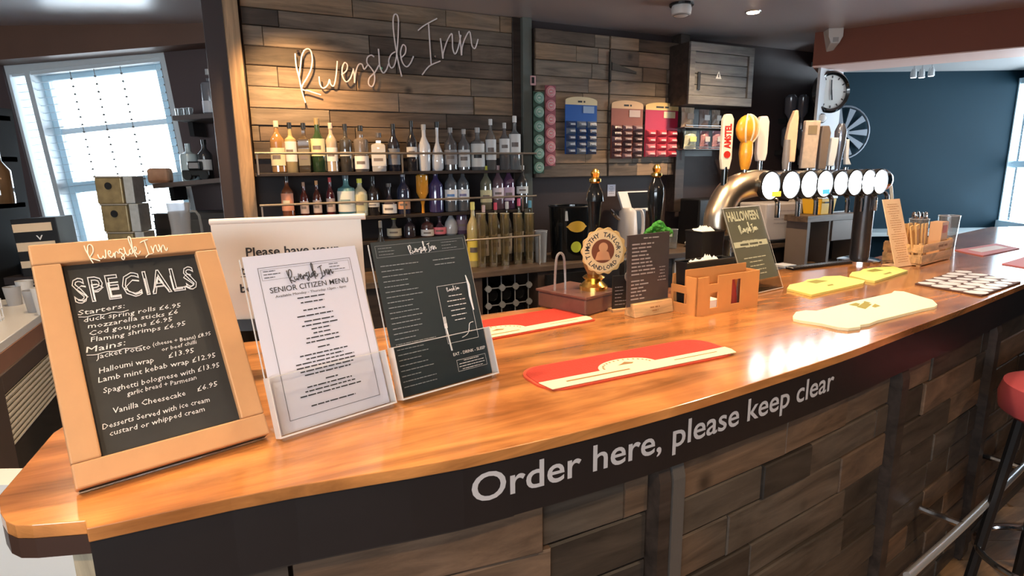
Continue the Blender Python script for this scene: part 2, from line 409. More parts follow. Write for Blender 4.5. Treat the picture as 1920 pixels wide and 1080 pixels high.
MB().box(.03, WW-.02, .03, .09, WHt-.075, WHt-.01).build('blind_headrail', WINWHITE, win1); MB().box(.02, .125, .143, .147, .06, WHt-.06).build('pane', GLASSW, win1)
sl = MB().box(-.5, .5, -.5, .5, -.5, .5).build('slat', SLATM, win1); n = 28
SLW = WW-.06
for i in range(n):
    q = sl if i == 0 else bpy.data.objects.new('slat', sl.data)
    if i: COL.objects.link(q); q.parent = win1
    q.location = (.03+SLW/2, .065, .12+i*.051); q.scale = (SLW, .026, .0016)
for u in (44, 125, 171, 222, 300):
    x = wl(u, 150)[0]; cb = MB().tube([(x, .05, .1), (x, .05, WHt-.06)], .0022, 5)
    for i in range(n): cb.box(x-.006, x+.006, .046, .054, .116+i*.051, .126+i*.051)
    cb.build('cord', CORDM, win1)
struct('trim_beam', MB().add([V3((-5, 4.04, 2.16)), V3((-1.1, 4.04, 2.42)), V3((-1.1, 4.04, 2.6)), V3((-5, 4.04, 2.5)), V3((-5, 4.2, 2.16)), V3((-1.1, 4.2, 2.42)), V3((-1.1, 4.2, 2.6)), V3((-5, 4.2, 2.5))],
    [(0, 1, 2, 3), (7, 6, 5, 4), (0, 4, 5, 1), (3, 2, 6, 7), (0, 3, 7, 4), (1, 5, 6, 2)]), mat('beam_brown', (.17, .085, .055), .5, noise=.2, nscale=3))
portal('window_portal', V3((BL+TR)/2)+V3((0, .3, 0)), (R(-90), 0, 0), WW+.1, WHt+.1)
struct('wall_return', MB().box(-1.58, -1.5, 3.28, YL, 0, CZ), WALLD)
struct('wall_side', MB().box(-5.05, -5, -3.2, YL, 0, CZ), mat('side_paint', (.35, .33, .32), .6))
# wall behind the camera, with a window opening added for soft frontal fill
holed_wall('wall_front', [V3((-5, -3.2, CZ)), V3((6, -3.2, CZ)), V3((6, -3.2, 0)), V3((-5, -3.2, 0))], [V3((-3.2, -3.2, 2.15)), V3((.4, -3.2, 2.15)), V3((.4, -3.2, 1.35)), V3((-3.2, -3.2, 1.35))], mat('front_paint', (.30, .27, .25), .6), V3((0, -.2, 0)))
portal('front_fill_portal', (-1.4, -3.35, 1.75), (R(90), 0, 0), 3.6, .8)
# far end: navy wall, window wall on the right
YF = 5.6
struct('wall_far', MB().box(2.4, 4.75, YF, YF+.1, 0, CZ), NAVY)
ra = V3((4.66, YF, 0)); rdir = V3((-.17, -1, 0)).normalized(); rn = V3((rdir.y, -rdir.x, 0)); rn = -rn if rn.x > 0 else rn   # rn points into the room
def RW(u, v, off=0): return plane_hit(u, v, ra+rn*off, rn)
RM = Matrix((rdir, -rn, V3((0, 0, 1)))).transposed().to_4x4(); RM.translation = ra
LW2 = 9.2
def rloc(u, v): return RM.inverted() @ RW(u, v)
rx0 = rloc(1874, 300)[0]; rzt = rloc(1900, 150)[2]; rzb = rloc(1880, 423)[2]; RWW = 2.3
wr = holed_wall('wall_right', [RM @ V3(p) for p in ((0, 0, CZ), (LW2, 0, CZ), (LW2, 0, 0), (0, 0, 0))], [RM @ V3(p) for p in ((rx0, 0, rzt), (rx0+RWW, 0, rzt), (rx0+RWW, 0, rzb), (rx0, 0, rzb))], NAVY, -rn*.08)
w2 = MB()
for a, b, c, d in ((0, .07, 0, 1), (.93, 1, 0, 1)): w2.box(rx0+a*RWW, rx0+b*RWW, -.02, .05, rzb, rzt)
w2.box(rx0, rx0+RWW, -.01, .05, rzt-.05, rzt); w2.box(rx0, rx0+RWW, -.04, .06, rzb-.02, rzb+.05)
win2 = w2.build('window_2', WINBLUE); win2.matrix_world = RM; win2['kind'] = 'structure'
c2 = MB().box(rx0-.035, rx0+.06, -.045, .0, rzb-.05, rzt+.02); c2.build('architrave', CYAN, win2)
zmid = rloc(1905, 308)[2]
MB().box(rx0+.08, rx0+RWW-.08, .03, .07, zmid-.03, zmid+.03).build('sash_rail', WINBLUE, win2)
MB().box(rx0+.07, rx0+RWW-.07, .05, .055, rzb+.05, zmid-.03).build('pane', GLASSW, win2); MB().box(rx0+.07, rx0+RWW-.07, .05, .055, zmid+.03, rzt-.05).build('pane', GLASSW, win2)
MB().box(rx0+.05, rx0+.10, .03, .07, rzb, rzt).build('sash_stile', WINWHITE, win2)
for i in range(26):
    q = bpy.data.objects.new('slat', sl.data); COL.objects.link(q); q.parent = win2
    q.location = (rx0+RWW/2+.06, -.01, rzb+.08+i*.05); q.scale = (RWW-.28, .008, .0016)
x = rx0+.14; cb = MB().tube([(x, -.012, rzb+.05), (x, -.012, rzt-.05)], .002, 5)
for i in range(26): cb.box(x-.006, x+.006, -.017, -.007, rzb+.076+i*.05, rzb+.086+i*.05)
cb.build('cord', CORDM, win2); MB().box(rx0+RWW/2-.04, rx0+RWW/2+.04, -.02, .06, rzb, rzt).build('mullion', WINBLUE, win2)
portal('right_portal', RM @ V3((rx0+RWW/2, .3, (rzt+rzb)/2)), (RM.to_3x3() @ Matrix.Rotation(R(-90), 3, 'X')).to_euler(), RWW, rzt-rzb)
struct('window_sill', MB().box(3.2, 4.6, YF-.32, YF, .90, .935), mat('sill_white', (.62, .72, .75), .3))
# brown boxed beam on the right, pillar with the clock
b0, b1 = V3((2.22, 4.53, 0)), V3((5.6, 2.33, 0)); bt = (b1-b0).normalized(); bo = V3((-bt.y, bt.x, 0)); bo = bo if bo.y > 0 else -bo
mbm = MB(); q = [b0, b1, b1+bo*.40, b0+bo*.40]
mbm.add([V3((p.x, p.y, 2.25)) for p in q]+[V3((p.x, p.y, CZ)) for p in q], [(3, 2, 1, 0), (4, 5, 6, 7), (0, 1, 5, 4), (1, 2, 6, 5), (2, 3, 7, 6), (3, 0, 4, 7)])
struct('trim_ceiling_beam', mbm, BEAMB)
ms = MB(); q = [b0-bo*.004, b1-bo*.004, b1+bo*.41, b0+bo*.41]; ms.add([V3((p.x, p.y, 2.243)) for p in q]+[V3((p.x, p.y, 2.25)) for p in q], [(3, 2, 1, 0), (4, 5, 6, 7), (0, 1, 5, 4), (1, 2, 6, 5), (2, 3, 7, 6), (3, 0, 4, 7)])
struct('trim_beam_soffit', ms, PINKP)
p0, p1 = V3((2.30, 4.56, 0)), V3((2.60, 4.80, 0)); pt = (p1-p0).normalized(); pyaw = math.atan2(pt.y, pt.x); PM = fr(p0, pyaw)
pl = MB().box(0, (p1-p0).length, 0, .02, 0, 2.245).build('pillar', LTGREY); pl.matrix_world = PM; pl['kind'] = 'structure'
struct('wall_stub', MB().prism([(2.335, 4.615), (2.59, 4.82), (2.90, 5.42), (2.66, 5.30)], 0, 2.245), NAVY)

# ================================================================== BAR COUNTER
bar = thing('bar_counter', 'long curved bar counter with a glossy orange-brown wooden top and plank front', 'bar counter', V3((.9, 1.6, 0)))
bi = Matrix.Translation((-.9, -1.6, 0))
class MBW(MB):   # world coordinates, stored relative to the bar's base
    def build(s, name, m, parent=None, **k): s.v = [(x-.9, y-1.6, z) for x, y, z in s.v]; return MB.build(s, name, m, parent, **k)
def offp(o, s0=0, s1=None, n=60):
    s1 = PATH.L[-1] if s1 is None else s1; return [tuple(PATH.at(s0+(s1-s0)*i/n, o)[0]) for i in range(n+1)]
inner = [P(u, v).to_2d() for u, v in [(700, 617), (897, 591), (1047, 571), (1280, 535), (1480, 502), (1628, 486), (1790, 440)]]
inner = [(-.84, 1.44)]+[tuple(p) for p in inner]+[(3.35, 4.1), (4.12, 4.15)]
corner = [tuple(P(u, v).to_2d()) for u, v in [(160, 976), (60, 984), (28, 984), (10, 976), (0, 960), (-3, 930)]]
poly = offp(.008)+inner[::-1]+[(-.80, .95)]+corner[::-1]
MBW().prism(poly, 1.080, 1.10).build('worktop', TOPWOOD, bar, bevel=.0015)
lp = [(-.52, .70), (-.52, 1.55), (-.83, 1.43), (-.795, .95)]+corner[::-1]
MBW().prism(lp, 1.052, 1.080).build('edge_band', mat('dark_edge', (.05, .025, .018), .35), bar)
f = MBW(); ribbon(f, 0, PATH.L[-1], -.02, .004, .975, 1.0795, 60); f.build('fascia', FASCIA, bar)
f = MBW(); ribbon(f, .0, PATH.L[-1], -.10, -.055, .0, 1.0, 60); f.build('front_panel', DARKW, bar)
f = MBW(); ribbon(f, 0, PATH.L[-1], -.055, -.022, .955, .985, 60); f.build('moulding', DARKW, bar)
ip = [V3((x, y, 0)) for x, y in inner[:8]]
f = MBW()
for a, b in zip(ip, ip[1:]):
    d = (b-a).normalized(); nn = V3((d.y, -d.x, 0)); q = [a+nn*.03, b+nn*.03, b+nn*.06, a+nn*.06]
    f.add([V3((p.x, p.y, 0)) for p in q]+[V3((p.x, p.y, 1.08)) for p in q], [(3, 2, 1, 0), (4, 5, 6, 7), (0, 1, 5, 4), (1, 2, 6, 5), (2, 3, 7, 6), (3, 0, 4, 7)])
f.build('rear_panel', DARKW, bar)
# end panel under the left overhang
e0, e1 = V3((-.575, .700, 0)), V3((-.76, 1.42, 0)); ed = (e1-e0).normalized(); eyaw = math.atan2(ed.y, ed.x)
for i in range(6):
    plank(bar, 0, 0, 0, .12, .03, 1.05, wood('end_board', [(.36, .30, .22), (.55, .45, .30)], rough=.6, axis=2) if i == 0 else MATS['end_board'], name='end_board', M=bi @ fr(e0+ed*(.06+i*.122)+V3((0, 0, .525)), eyaw))
# posts and planks of the front
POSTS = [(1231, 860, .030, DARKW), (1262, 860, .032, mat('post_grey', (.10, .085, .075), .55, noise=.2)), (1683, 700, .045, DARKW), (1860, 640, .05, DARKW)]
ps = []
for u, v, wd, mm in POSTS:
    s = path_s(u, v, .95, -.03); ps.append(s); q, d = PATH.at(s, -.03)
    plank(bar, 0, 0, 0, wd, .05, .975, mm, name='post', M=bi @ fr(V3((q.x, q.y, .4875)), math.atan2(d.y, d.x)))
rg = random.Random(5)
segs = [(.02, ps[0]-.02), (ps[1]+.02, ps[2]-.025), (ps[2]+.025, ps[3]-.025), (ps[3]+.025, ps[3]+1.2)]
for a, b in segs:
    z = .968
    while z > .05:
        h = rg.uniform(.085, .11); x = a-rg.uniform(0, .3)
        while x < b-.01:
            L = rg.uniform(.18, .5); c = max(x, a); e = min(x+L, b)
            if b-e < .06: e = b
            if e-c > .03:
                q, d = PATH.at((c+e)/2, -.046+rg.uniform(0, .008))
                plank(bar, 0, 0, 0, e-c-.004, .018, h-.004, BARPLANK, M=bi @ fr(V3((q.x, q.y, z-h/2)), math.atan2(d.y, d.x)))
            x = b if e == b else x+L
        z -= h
# foot rail
rp = [PATH.at(ps[2]-.12+i*.1, .10)[0] for i in range(18)]
MBW().tube([(p.x, p.y, .42) for p in rp], .012, 12).build('foot_rail', mat('rail_bright', (.92, .93, .95), .32, .75), bar, smooth=True)
for i in (4, 10, 16):
    q, d = PATH.at(ps[2]-.12+i*.1, .10); q2, _ = PATH.at(ps[2]-.12+i*.1, -.02)
    MBW().tube([(q.x, q.y, .42), (q2.x, q2.y, .42)], .012, 8).build('rail_bracket', CHROME, bar, smooth=True)
# lettering on the fascia
vs, fs = tmesh('Order here, please keep clear', 1, offset=.012, res=4)
x0 = min(v.x for v in vs); x1 = max(v.x for v in vs)
sA, sB = path_s(888, 900, 1.06), path_s(1563, 700, 1.06); k = (sB-sA)/(x1-x0); zb = 1.016
lt = MBW(); out = []
for v in vs:
    q, d = PATH.at(sA+(v.x-x0)*k, .0048); out.append(V3((q.x, q.y, zb+v.y*.070)))
lt.add(out, fs); lt.build('lettering', mat('letter_grey', (.52, .50, .52), .6), bar)
# black drip rail on the working side
d0, d1 = P(1475, 505), P(1636, 487); dy = math.atan2(d1.y-d0.y, d1.x-d0.x); DL = (d1-d0).length
dr = thing('drip_tray', 'long black drip tray along the inner bar edge below the beer taps', 'drip tray', fr(d0, dy))
MB().box(0, DL, -.035, .008, 0, .010).build('tray', BLACK, dr, bevel=.003)
g = MB()
for i in range(30): g.box(.02+i*(DL-.04)/30, .02+i*(DL-.04)/30+.008, -.030, .003, .0102, .012)
g.build('grille', STEEL, dr)

# ================================================================== WRITING: the house script, as strokes
def S6(*p): return [((400+x/4.5), y/4.5) for x, y in p]
def S2(*p): return [((440+x/3.273), y/3.273) for x, y in p]
SCRIPT = [
    S6((690, 450), (700, 560), (725, 660), (745, 760), (778, 868)),
    S6((722, 655), (735, 560), (745, 480), (765, 430), (795, 412), (822, 430), (835, 490), (828, 570), (800, 640), (745, 745), (810, 770), (908, 802)),
    S2((518, 470), (522, 510), (533, 535), (550, 541), (572, 520), (582, 488), (588, 515), (608, 528), (622, 470), (630, 375)),
    S2((655, 460), (685, 435), (692, 400), (675, 385), (660, 420), (663, 470), (685, 503), (710, 482), (728, 430)),
    S2((728, 420), (735, 470), (737, 510), (742, 450), (760, 398), (782, 395), (795, 425), (815, 400)),
    S2((856, 350), (838, 338), (815, 352), (812, 385), (835, 415), (856, 450), (858, 500), (843, 532), (822, 515), (828, 478), (860, 445), (885, 400)),
    S2((882, 300), (886, 350), (890, 405), (910, 447), (930, 430), (945, 390)),
    S2((985, 318), (960, 335), (945, 375), (958, 415), (978, 405), (992, 350), (1002, 240), (1005, 130), (995, 90), (977, 95), (972, 150), (982, 250), (1002, 370), (1025, 470)),
    S2((1020, 355), (1045, 330), (1050, 290), (1032, 275), (1018, 320), (1028, 380), (1055, 410), (1080, 385), (1097, 345)),
    S2((1125, 187), (1165, 155), (1242, 113)), S2((1190, 148), (1195, 230), (1200, 310), (1206, 402)), S2((1150, 460), (1195, 405), (1262, 375)),
    S2((1262, 235), (1270, 290), (1278, 360), (1280, 325), (1302, 255), (1330, 205), (1336, 240), (1338, 295), (1352, 332), (1372, 290), (1388, 215)),
    S2((1376, 190), (1386, 260), (1392, 340), (1396, 290), (1414, 235), (1440, 193), (1450, 235), (1456, 280), (1475, 297), (1493, 240))]
def script(mb, x, z, w, r, y=-.001, rot=0, n=5, vs=1.0):
    """the same handwriting laid on a local xz plane; (x,z) is its left base, w its width"""
    pts = [p for s in SCRIPT for p in s]; X0 = min(p[0] for p in pts); X1 = max(p[0] for p in pts); k = w/(X1-X0)
    for s in SCRIPT:
        q = []
        for px, py in s:
            a = (px-X0)*k; b = (165-py)*k*vs; b -= .22*a   # the wall sign climbs, this one is levelled
            q.append((x+a*math.cos(rot)-b*math.sin(rot), y, z+a*math.sin(rot)+b*math.cos(rot)))
        mb.tube(smoothline(q, 3), r, n)
# wall sign
sg = thing('wall_sign', 'large pale pink handwriting sign mounted on the plank wall above the bottles', 'sign', fr(WS(wpx(552, 180, .05)[0], .03, wpx(552, 150, .05)[1]), WYAW))
Mi = sg.matrix_world.inverted()
NEON = mat('sign_tube', (.95, .82, .78), .35)
for st, nm in zip(SCRIPT, ['letter']*20):
    q = [Mi @ plane_hit(u, v, WA+WN*.05, WN) for u, v in st]
    MB().tube(smoothline(q, 4), .0040, 6).build(nm, NEON, sg, smooth=True)
for u, v in ((488-0, 96), (715, 128), (816, 106)):
    p = Mi @ plane_hit(u if u > 500 else 559, v, WA+WN*.05, WN); MB().cyl(.007, 0, .02, Matrix.Translation(p) @ Matrix.Rotation(R(90), 4, 'X') @ Matrix.Translation((0, 0, -.02)), 10).build('standoff', mat('green_pin', (.25, .6, .35), .3) if u == 715 else CHROME, sg)

def lines(mb, x0, x1, z0, z1, n, h, y=-.0008, seed=1, align='c', slope=0, gap=.35):
    """illegible small print: word-sized dashes"""
    rg = random.Random(seed)
    for i in range(n):
        z = z1+(z0-z1)*(i/(max(n-1, 1))); L = (x1-x0)*rg.uniform(.45, 1)
        a = x0 if align == 'l' else (x0+x1-L)/2; e = a+L
        while a < e:
            wd = rg.uniform(1.4, 5)*h; b = min(a+wd, e)
            q = [(a, y, z+slope*(a-x0)), (b, y, z+slope*(b-x0)), (b, y, z+h*.62+slope*(b-x0)), (a, y, z+h*.62+slope*(a-x0))]
            mb.add(q, [(0, 1, 2, 3)]); a = b+h*gap*1.6
def border(mb, x0, x1, z0, z1, t, y=-.0008):
    for a, b, c, d in ((x0, x1, z0, z0+t), (x0, x1, z1-t, z1), (x0, x0+t, z0, z1), (x1-t, x1, z0, z1)):
        mb.add([(a, y, c), (b, y, c), (b, y, d), (a, y, d)], [(0, 1, 2, 3)])

# ================================================================== THINGS ON THE COUNTER
Zc = 1.10
# --- specials chalkboard
bw, bh, bth = .262, .385, .020
sbd = thing('specials_chalkboard', 'chalkboard headed SPECIALS in a pale wooden frame, leaning at the bar end', 'chalkboard', fr((-.602, .735, Zc+.0150), R(41), R(34)))
fwid = .036
for a, b, c, d, nm in ((0, bw, 0, fwid, 'frame_rail'), (0, bw, bh-fwid, bh, 'frame_rail'), (0, fwid, fwid, bh-fwid, 'frame_stile'), (bw-fwid, bw, fwid, bh-fwid, 'frame_stile')):
    MB().box(a, b, -.0, bth+.004, c, d).build(nm, FRAMEW, sbd, bevel=.0025)
MB().box(fwid-.002, bw-fwid+.002, .012, .018, fwid-.002, bh-fwid+.002).build('slate', SLATE, sbd)
MB().box(.004, bw-.004, .012, .024, -.0006, .0002).build('base_strip', BLACK, sbd)
hl = MB(); script(hl, .070, bh-.031, .115, .0009, y=-.0006); hl.build('lettering', mat('logo_white', (.95, .85, .72), .6), sbd)['label'] = 'small pale handwriting on the top rail'
X0, X1 = fwid+.008, bw-fwid-.008; Y = .0112
hd = MB(); vs, fs = tmesh('SPECIALS', .1, fill=False, bevel=.0016, res=2, space=1.08)
a0 = min(v.x for v in vs); a1 = max(v.x for v in vs); k = (X1-X0)/(a1-a0)
hd.add([(X0+(v.x-a0)*k, Y-v.z*.6, .282+v.y*.62) for v in vs], fs); text(hd, 'SPECIALS', X0+.004, .2835, .030, y=Y, width=X1-X0-.009, offset=-.018, res=1)
hd.build('chalk_heading', CHALK, sbd)
ct = MB(); W_ = X1-X0
def chalk(t, x, z, h, w, **k): text(ct, t, X0+x*W_, z, h, y=Y, width=w*W_, wob=.0006, res=1, shear=.15, **k)
for t, x, z, h, w in [('Starters:', 0, .262, .0085, .36), ('duck spring rolls £6.95', .03, .249, .0080, .78), ('mozzarella sticks £6', .05, .2375, .0078, .72), ('Cod goujons £6.95', .05, .226, .0078, .66), ('Flaming shrimps £6.95', .05, .2145, .0078, .76),
    ('Mains:', 0, .199, .0095, .30), ('Jacket Potato', .06, .186, .0085, .42), ('(cheese + Beans) £8.95', .50, .190, .0068, .50), ('or beef chilli', .56, .180, .0065, .30), ('Halloumi wrap', .06, .163, .0088, .42), ('£13.95', .60, .166, .0085, .22),
    ('Lamb mint kebab wrap £12.95', .04, .148, .0085, .95), ('Spaghetti bolognese with £13.95', .06, .130, .0085, .94), ('garlic bread + Parmesan', .22, .119, .0075, .56), ('Vanilla Cheesecake', .10, .097, .0088, .56), ('£6.95', .76, .101, .0085, .18),
    ('Desserts Served with ice cream', .0, .077, .0082, .84), ('custard or whipped cream', .04, .064, .0080, .74)]: chalk(t, x, z, h, w, slope=.02)
for z, w in ((.258, .38), (.194, .42)): ct.tube(smoothline([(X0+t*w*W_/6, Y-.0003, z+.0009*(-1)**t) for t in range(7)], 3), .0006, 4)
ct.build('chalk_writing', CHALK, sbd)
MB().box(.02, bw-.02, bth+.004, bth+.007, .02, bh-.02).build('backing_board', DARKW, sbd)
lg = MB(); lg.box(bw/2-.02, bw/2+.02, bth+.007, bth+.012, .12, bh-.04); lg.build('easel_strut', DARKW, sbd)

# --- acrylic menu holders
def menu_holder(label, loc, yaw, lean, w, h, sheet_mat, catg='menu holder'):
    t = thing('menu_holder', label, catg, fr(loc, yaw, lean))
    MB().box(0, w, .003, .005, 0, h*.99).build('back_sheet', ACR, t)
    hp = h*.33
    MB().box(-.003, w+.003, -.0185, -.017, 0, hp).build('front_pocket', ACR, t)
    e = MB(); tk = .0016
    e.box(-.003, w+.003, -.020, -.0165, 0, .003); e.box(-.004, -.004+tk, -.02, .005, 0, hp); e.box(w+.004-tk, w+.004, -.02, .005, 0, hp); e.box(-.003, w+.003, -.019, -.017, hp-tk, hp)
    e.box(-.003, -.003+tk, .003, .005, 0, h*.99); e.box(w+.003-tk, w+.003, .003, .005, 0, h*.99)
    e.build('acrylic_edges', ACRE, t)
    f = MB().box(0, w, -.018, .045, -.0, .0022, Matrix.Rotation(lean, 4, 'X')); f.build('foot_plate', ACR, t)
    MB().box(.0015, w-.0015, -.002, .0, .003, h).build('menu_sheet', sheet_mat, t)
    return t
m1 = menu_holder('white printed senior citizen menu in a clear acrylic holder', (-.392, .912, Zc+.003), R(42.3), R(18.7), .212, .311, PAPER)
t = MB(); w, h = .212, .311
border(t, .022, w-.018, .022, h-.022, .0007, y=-.0026); border(t, .026, w-.022, h-.045, h-.026, .0004, y=-.0026)
lines(t, .03, .07, h-.041, h-.030, 3, .002, y=-.0026, align='l'); lines(t, .15, .184, h-.041, h-.030, 3, .002, y=-.0026, align='l')
text(t, 'SENIOR CITIZEN MENU', .035, h-.068, .0095, y=-.0027, width=.146, offset=.003)
text(t, 'Available Monday - Thursday 12pm - 6pm', .042, h-.077, .0042, y=-.0027, width=.132)
for z0, z1, n, a, b, sd in ((h-.094, h-.085, 2, .06, .15, 3), (h-.118, h-.108, 2, .07, .14, 4), (h-.166, h-.128, 6, .075, .145, 5), (h-.180, h-.177, 1, .095, .12, 6), (h-.221, h-.187, 6, .035, .178, 7), (h-.236, h-.234, 1, .09, .13, 8), (h-.256, h-.242, 3, .045, .165, 9), (h-.278, h-.275, 1, .05, .16, 10)):
    lines(t, a, b, z0, z1, n, .0034, y=-.0026, seed=sd)
t.build('print_lines', INK, m1)
t = MB(); script(t, .070, h-.048, .085, .0007, y=-.003); t.build('house_script', INK, m1)
m2 = menu_holder('dark slate-coloured food menu in a clear acrylic holder', (-.219, 1.072, Zc+.003), R(38.9), R(17.7), .224, .312, mat('menu_slate', (.022, .035, .042), .4))
t = MB(); w, h = .224, .312
border(t, .008, w-.008, h-.032, h-.008, .0006, y=-.0026)
for i, (z, L) in enumerate([(h-.05-.0105*j, 0) for j in range(24)]):
    lines(t, .012, .105 if i < 19 else .09, z, z, 1, .0024, y=-.0026, seed=i, align='l')
lines(t, .12, .2, h-.06, h-.05, 2, .0028, y=-.0026, seed=40)
lines(t, .014, .06, h-.027, h-.014, 3, .0016, y=-.0026, seed=41, align='l'); lines(t, .16, .21, h-.027, h-.014, 3, .0016, y=-.0026, seed=42, align='l')
t.build('print_lines', mat('menu_grey', (.30, .34, .36), .7), m2)
t = MB(); border(t, .128, .206, .085, h-.105, .0008, y=-.0028); lines(t, .146, .192, .13, h-.13, 6, .0026, y=-.0028, seed=50)
border(t, .140, .214, .024, .048, .0006, y=-.0028); lines(t, .144, .210, .027, .044, 4, .0022, y=-.0028, seed=51)
text(t, 'EAT - DRINK - SLEEP', .135, .058, .0062, y=-.003, width=.082, offset=.01)
script(t, .080, h-.026, .066, .0007, y=-.003); script(t, .150, h-.117, .032, .0004, y=-.003)
# fork, knife
t.tube([(.134, -.003, .070), (.131, -.003, .118)], .0018, 5); t.box(.1275, .1345, -.0035, -.0028, .118, .128)
for i in range(3): t.box(.1278+i*.0025, .1292+i*.0025, -.0035, -.0028, .128, .142)
t.tube([(.207, -.003, .145), (.205, -.003, .175), (.207, -.003, .20), (.204, -.003, .222)], [.0016, .0028, .003, .001], 5)
t.tube(smoothline([(.165, -.003, .092), (.178, -.003, .096), (.185, -.003, .104), (.190, -.003, .118), (.200, -.003, .12)], 3), .0009, 4)
t.build('menu_white_print', WHITE, m2)
# --- white poster
pa = plane_hit(425, 606, V3((0, 1.34, 0)), V3((-.12, 1, 0)).normalized()); pb = plane_hit(700, 590, V3((0, 1.34, 0)), V3((-.12, 1, 0)).normalized())
pyaw = math.atan2(pb.y-pa.y, pb.x-pa.x); pw = (pb-pa).length
ptl = plane_hit(382, 415, V3((0, 1.34, 0)), V3((-.12, 1, 0)).normalized()); phh = (ptl-pa).length
croll = math.atan2(pb.z-pa.z, pw)
ps_ = thing('poster', 'white poster reading Please have your table number, standing behind the menus', 'poster', fr((pa.x-.012, pa.y, Zc), pyaw, R(3)))
cz = pa.z-Zc
MB().box(0, pw, 0, .003, cz, cz+phh*.98, Matrix.Rotation(-croll*.9, 4, 'Y')).build('poster_card', POSTER, ps_)
pm_ = Matrix.Rotation(-croll*.9, 4, 'Y')
MB().tube([pm_ @ V3((-.002, .004, cz+phh*.98)), pm_ @ V3((pw+.01, .004, cz+phh*.98))], .007, 10).build('curled_edge', POSTER, ps_, smooth=True)
t = MB(); H_ = cz+phh
text(t, 'Please have your', .068, H_-.082, .019, y=-.001, width=.200, offset=.018)
text(t, 'table number ready', .052, H_-.122, .019, y=-.001, width=.232, offset=.018)
t.box(.052, .284, -.0015, -.001, H_-.1275, H_-.126)
text(t, 'before ordering', .048, H_-.162, .019, y=-.001, width=.19, offset=.018)
for i in range(0, len(t.v)): t.v[i] = tuple(pm_ @ V3(t.v[i]))
t.build('lettering', INK, ps_)
MB().box(.01, pw-.01, -.006, .014, max(cz-.020, .004), cz+.006).build('stand_bar', BLACK, ps_)
for x in (.10, pw-.13): MB().box(x, x+.03, -.004, .05, 0, max(cz-.020, .005)).build('stand_foot', ACR, ps_)

# --- bar runners and towels
def rounded(w, d, r, n=8):
    out = []
    for cx, cy, a0 in ((w-r, r, -90), (w-r, d-r, 0), (r, d-r, 90), (r, r, 180)):
        for i in range(n+1): a = R(a0+90*i/n); out.append((cx+r*math.cos(a), cy+r*math.sin(a)))
    return out
def half_disc(cx, y0, r, n=24, ry=None): return [(cx+r*math.cos(math.pi*i/n), y0+(ry or r)*math.sin(math.pi*i/n)) for i in range(n+1)]
def runner(label, loc, yaw, w, d, rr, cream, cx, rad):
    t = thing('bar_runner', label, 'bar mat', fr(loc, yaw))
    MB().prism(rounded(w, d, rr), 0, .004).build('mat_base', REDRIM, t)
    MB().prism([(x*(w-.012)/w+.006, y*(d-.012)/d+.006) for x, y in rounded(w, d, rr)], .004, .0052).build('red_field', RED, t)
    band = [p for p in [(max(.012, .25*rr), .004), (w-.012, .004), (w-.002, cream*.6), (w-.004, cream), (.006, cream)]]
    MB().prism(band, .0053, .0068).build('cream_band', CREAM, t)
    MB().prism(half_disc(cx, cream, rad, ry=rad*.62), .0053, .0066).build('badge_arch', CREAM, t)
    g = MB(); e = MB()
    n = 15
    for i in range(n):
        a = math.pi*(i+.5)/n; g.box(cx+rad*.84*math.cos(a)-.0022, cx+rad*.84*math.cos(a)+.0022, cream+rad*.52*math.sin(a)-.003, cream+rad*.52*math.sin(a)+.003, .0067, .0069)
    g.prism([(cx-.022, cream+.010), (cx-.006, cream+.017), (cx+.006, cream+.024), (cx+.024, cream+.013), (cx+.016, cream+.007), (cx-.004, cream+.009)], .0067, .0069)
    g.box(.06, w*.42, cream*.50, cream*.62, .0069, .0071); g.box(w*.66, w-.05, cream*.55, cream*.62, .0069, .0071)
    g.build('printed_marks', mat('mark_brown', (.32, .16, .05), .6), t); return t
ra_, rb_ = P(1052, 732), P(1386, 664)
runner('long red bar runner with rounded ends and cream band, at the front of the counter', (ra_.x-.028, ra_.y-.018, Zc), math.atan2(rb_.y-ra_.y, rb_.x-ra_.x), (rb_-ra_).length+.035, .148, .055, .048, .235, .075)
ra_, rb_ = P(905, 641), P(1120, 601)
runner('red bar runner with cream front band lying behind the dark menu', (ra_.x-.045, ra_.y-.03, Zc), math.atan2(rb_.y-ra_.y, rb_.x-ra_.x), (rb_-ra_).length+.05, .185, .012, .045, .13, .085)
def poly_mat(name, label, px, m, th, cat='bar mat', extra=None):
    c = sum((P(u, v) for u, v in px), V3())/len(px); t = thing(name, label, cat, V3((c.x, c.y, Zc)))
    MB().prism([tuple((P(u, v)-c).to_2d()) for u, v in px], 0, th).build('mat_base', m, t, bevel=.001); return t, c
def marks(t, c, prs, m, z, nm='printed_marks'):
    g = MB()
    for px in prs: g.prism([tuple((P(u, v)-c).to_2d()) for u, v in px], z, z+.0004)
    g.build(nm, m, t)
OLIVE = mat('mark_olive', (.30, .26, .04), .7)
t, c = poly_mat('bar_towel', 'cream scroll-shaped bar towel near the front edge of the counter', [(1486, 598), (1492, 590), (1510, 587), (1530, 588), (1600, 570), (1671, 554), (1676, 550), (1694, 551), (1730, 562), (1748, 567), (1757, 576), (1752, 580), (1732, 584), (1700, 592), (1645, 606), (1630, 612), (1612, 615), (1613, 618), (1590, 621), (1570, 619), (1540, 612), (1500, 606), (1487, 603)], CREAMM, .009, 'bar towel')
marks(t, c, [[(1591, 577), (1604, 573), (1612, 575), (1608, 580)], [(1606, 581), (1620, 572), (1634, 576), (1622, 585)], [(1634, 580), (1640, 575), (1650, 579), (1640, 582)], [(1618, 571), (1621, 570), (1632, 573), (1628, 574)]], OLIVE, .0092)
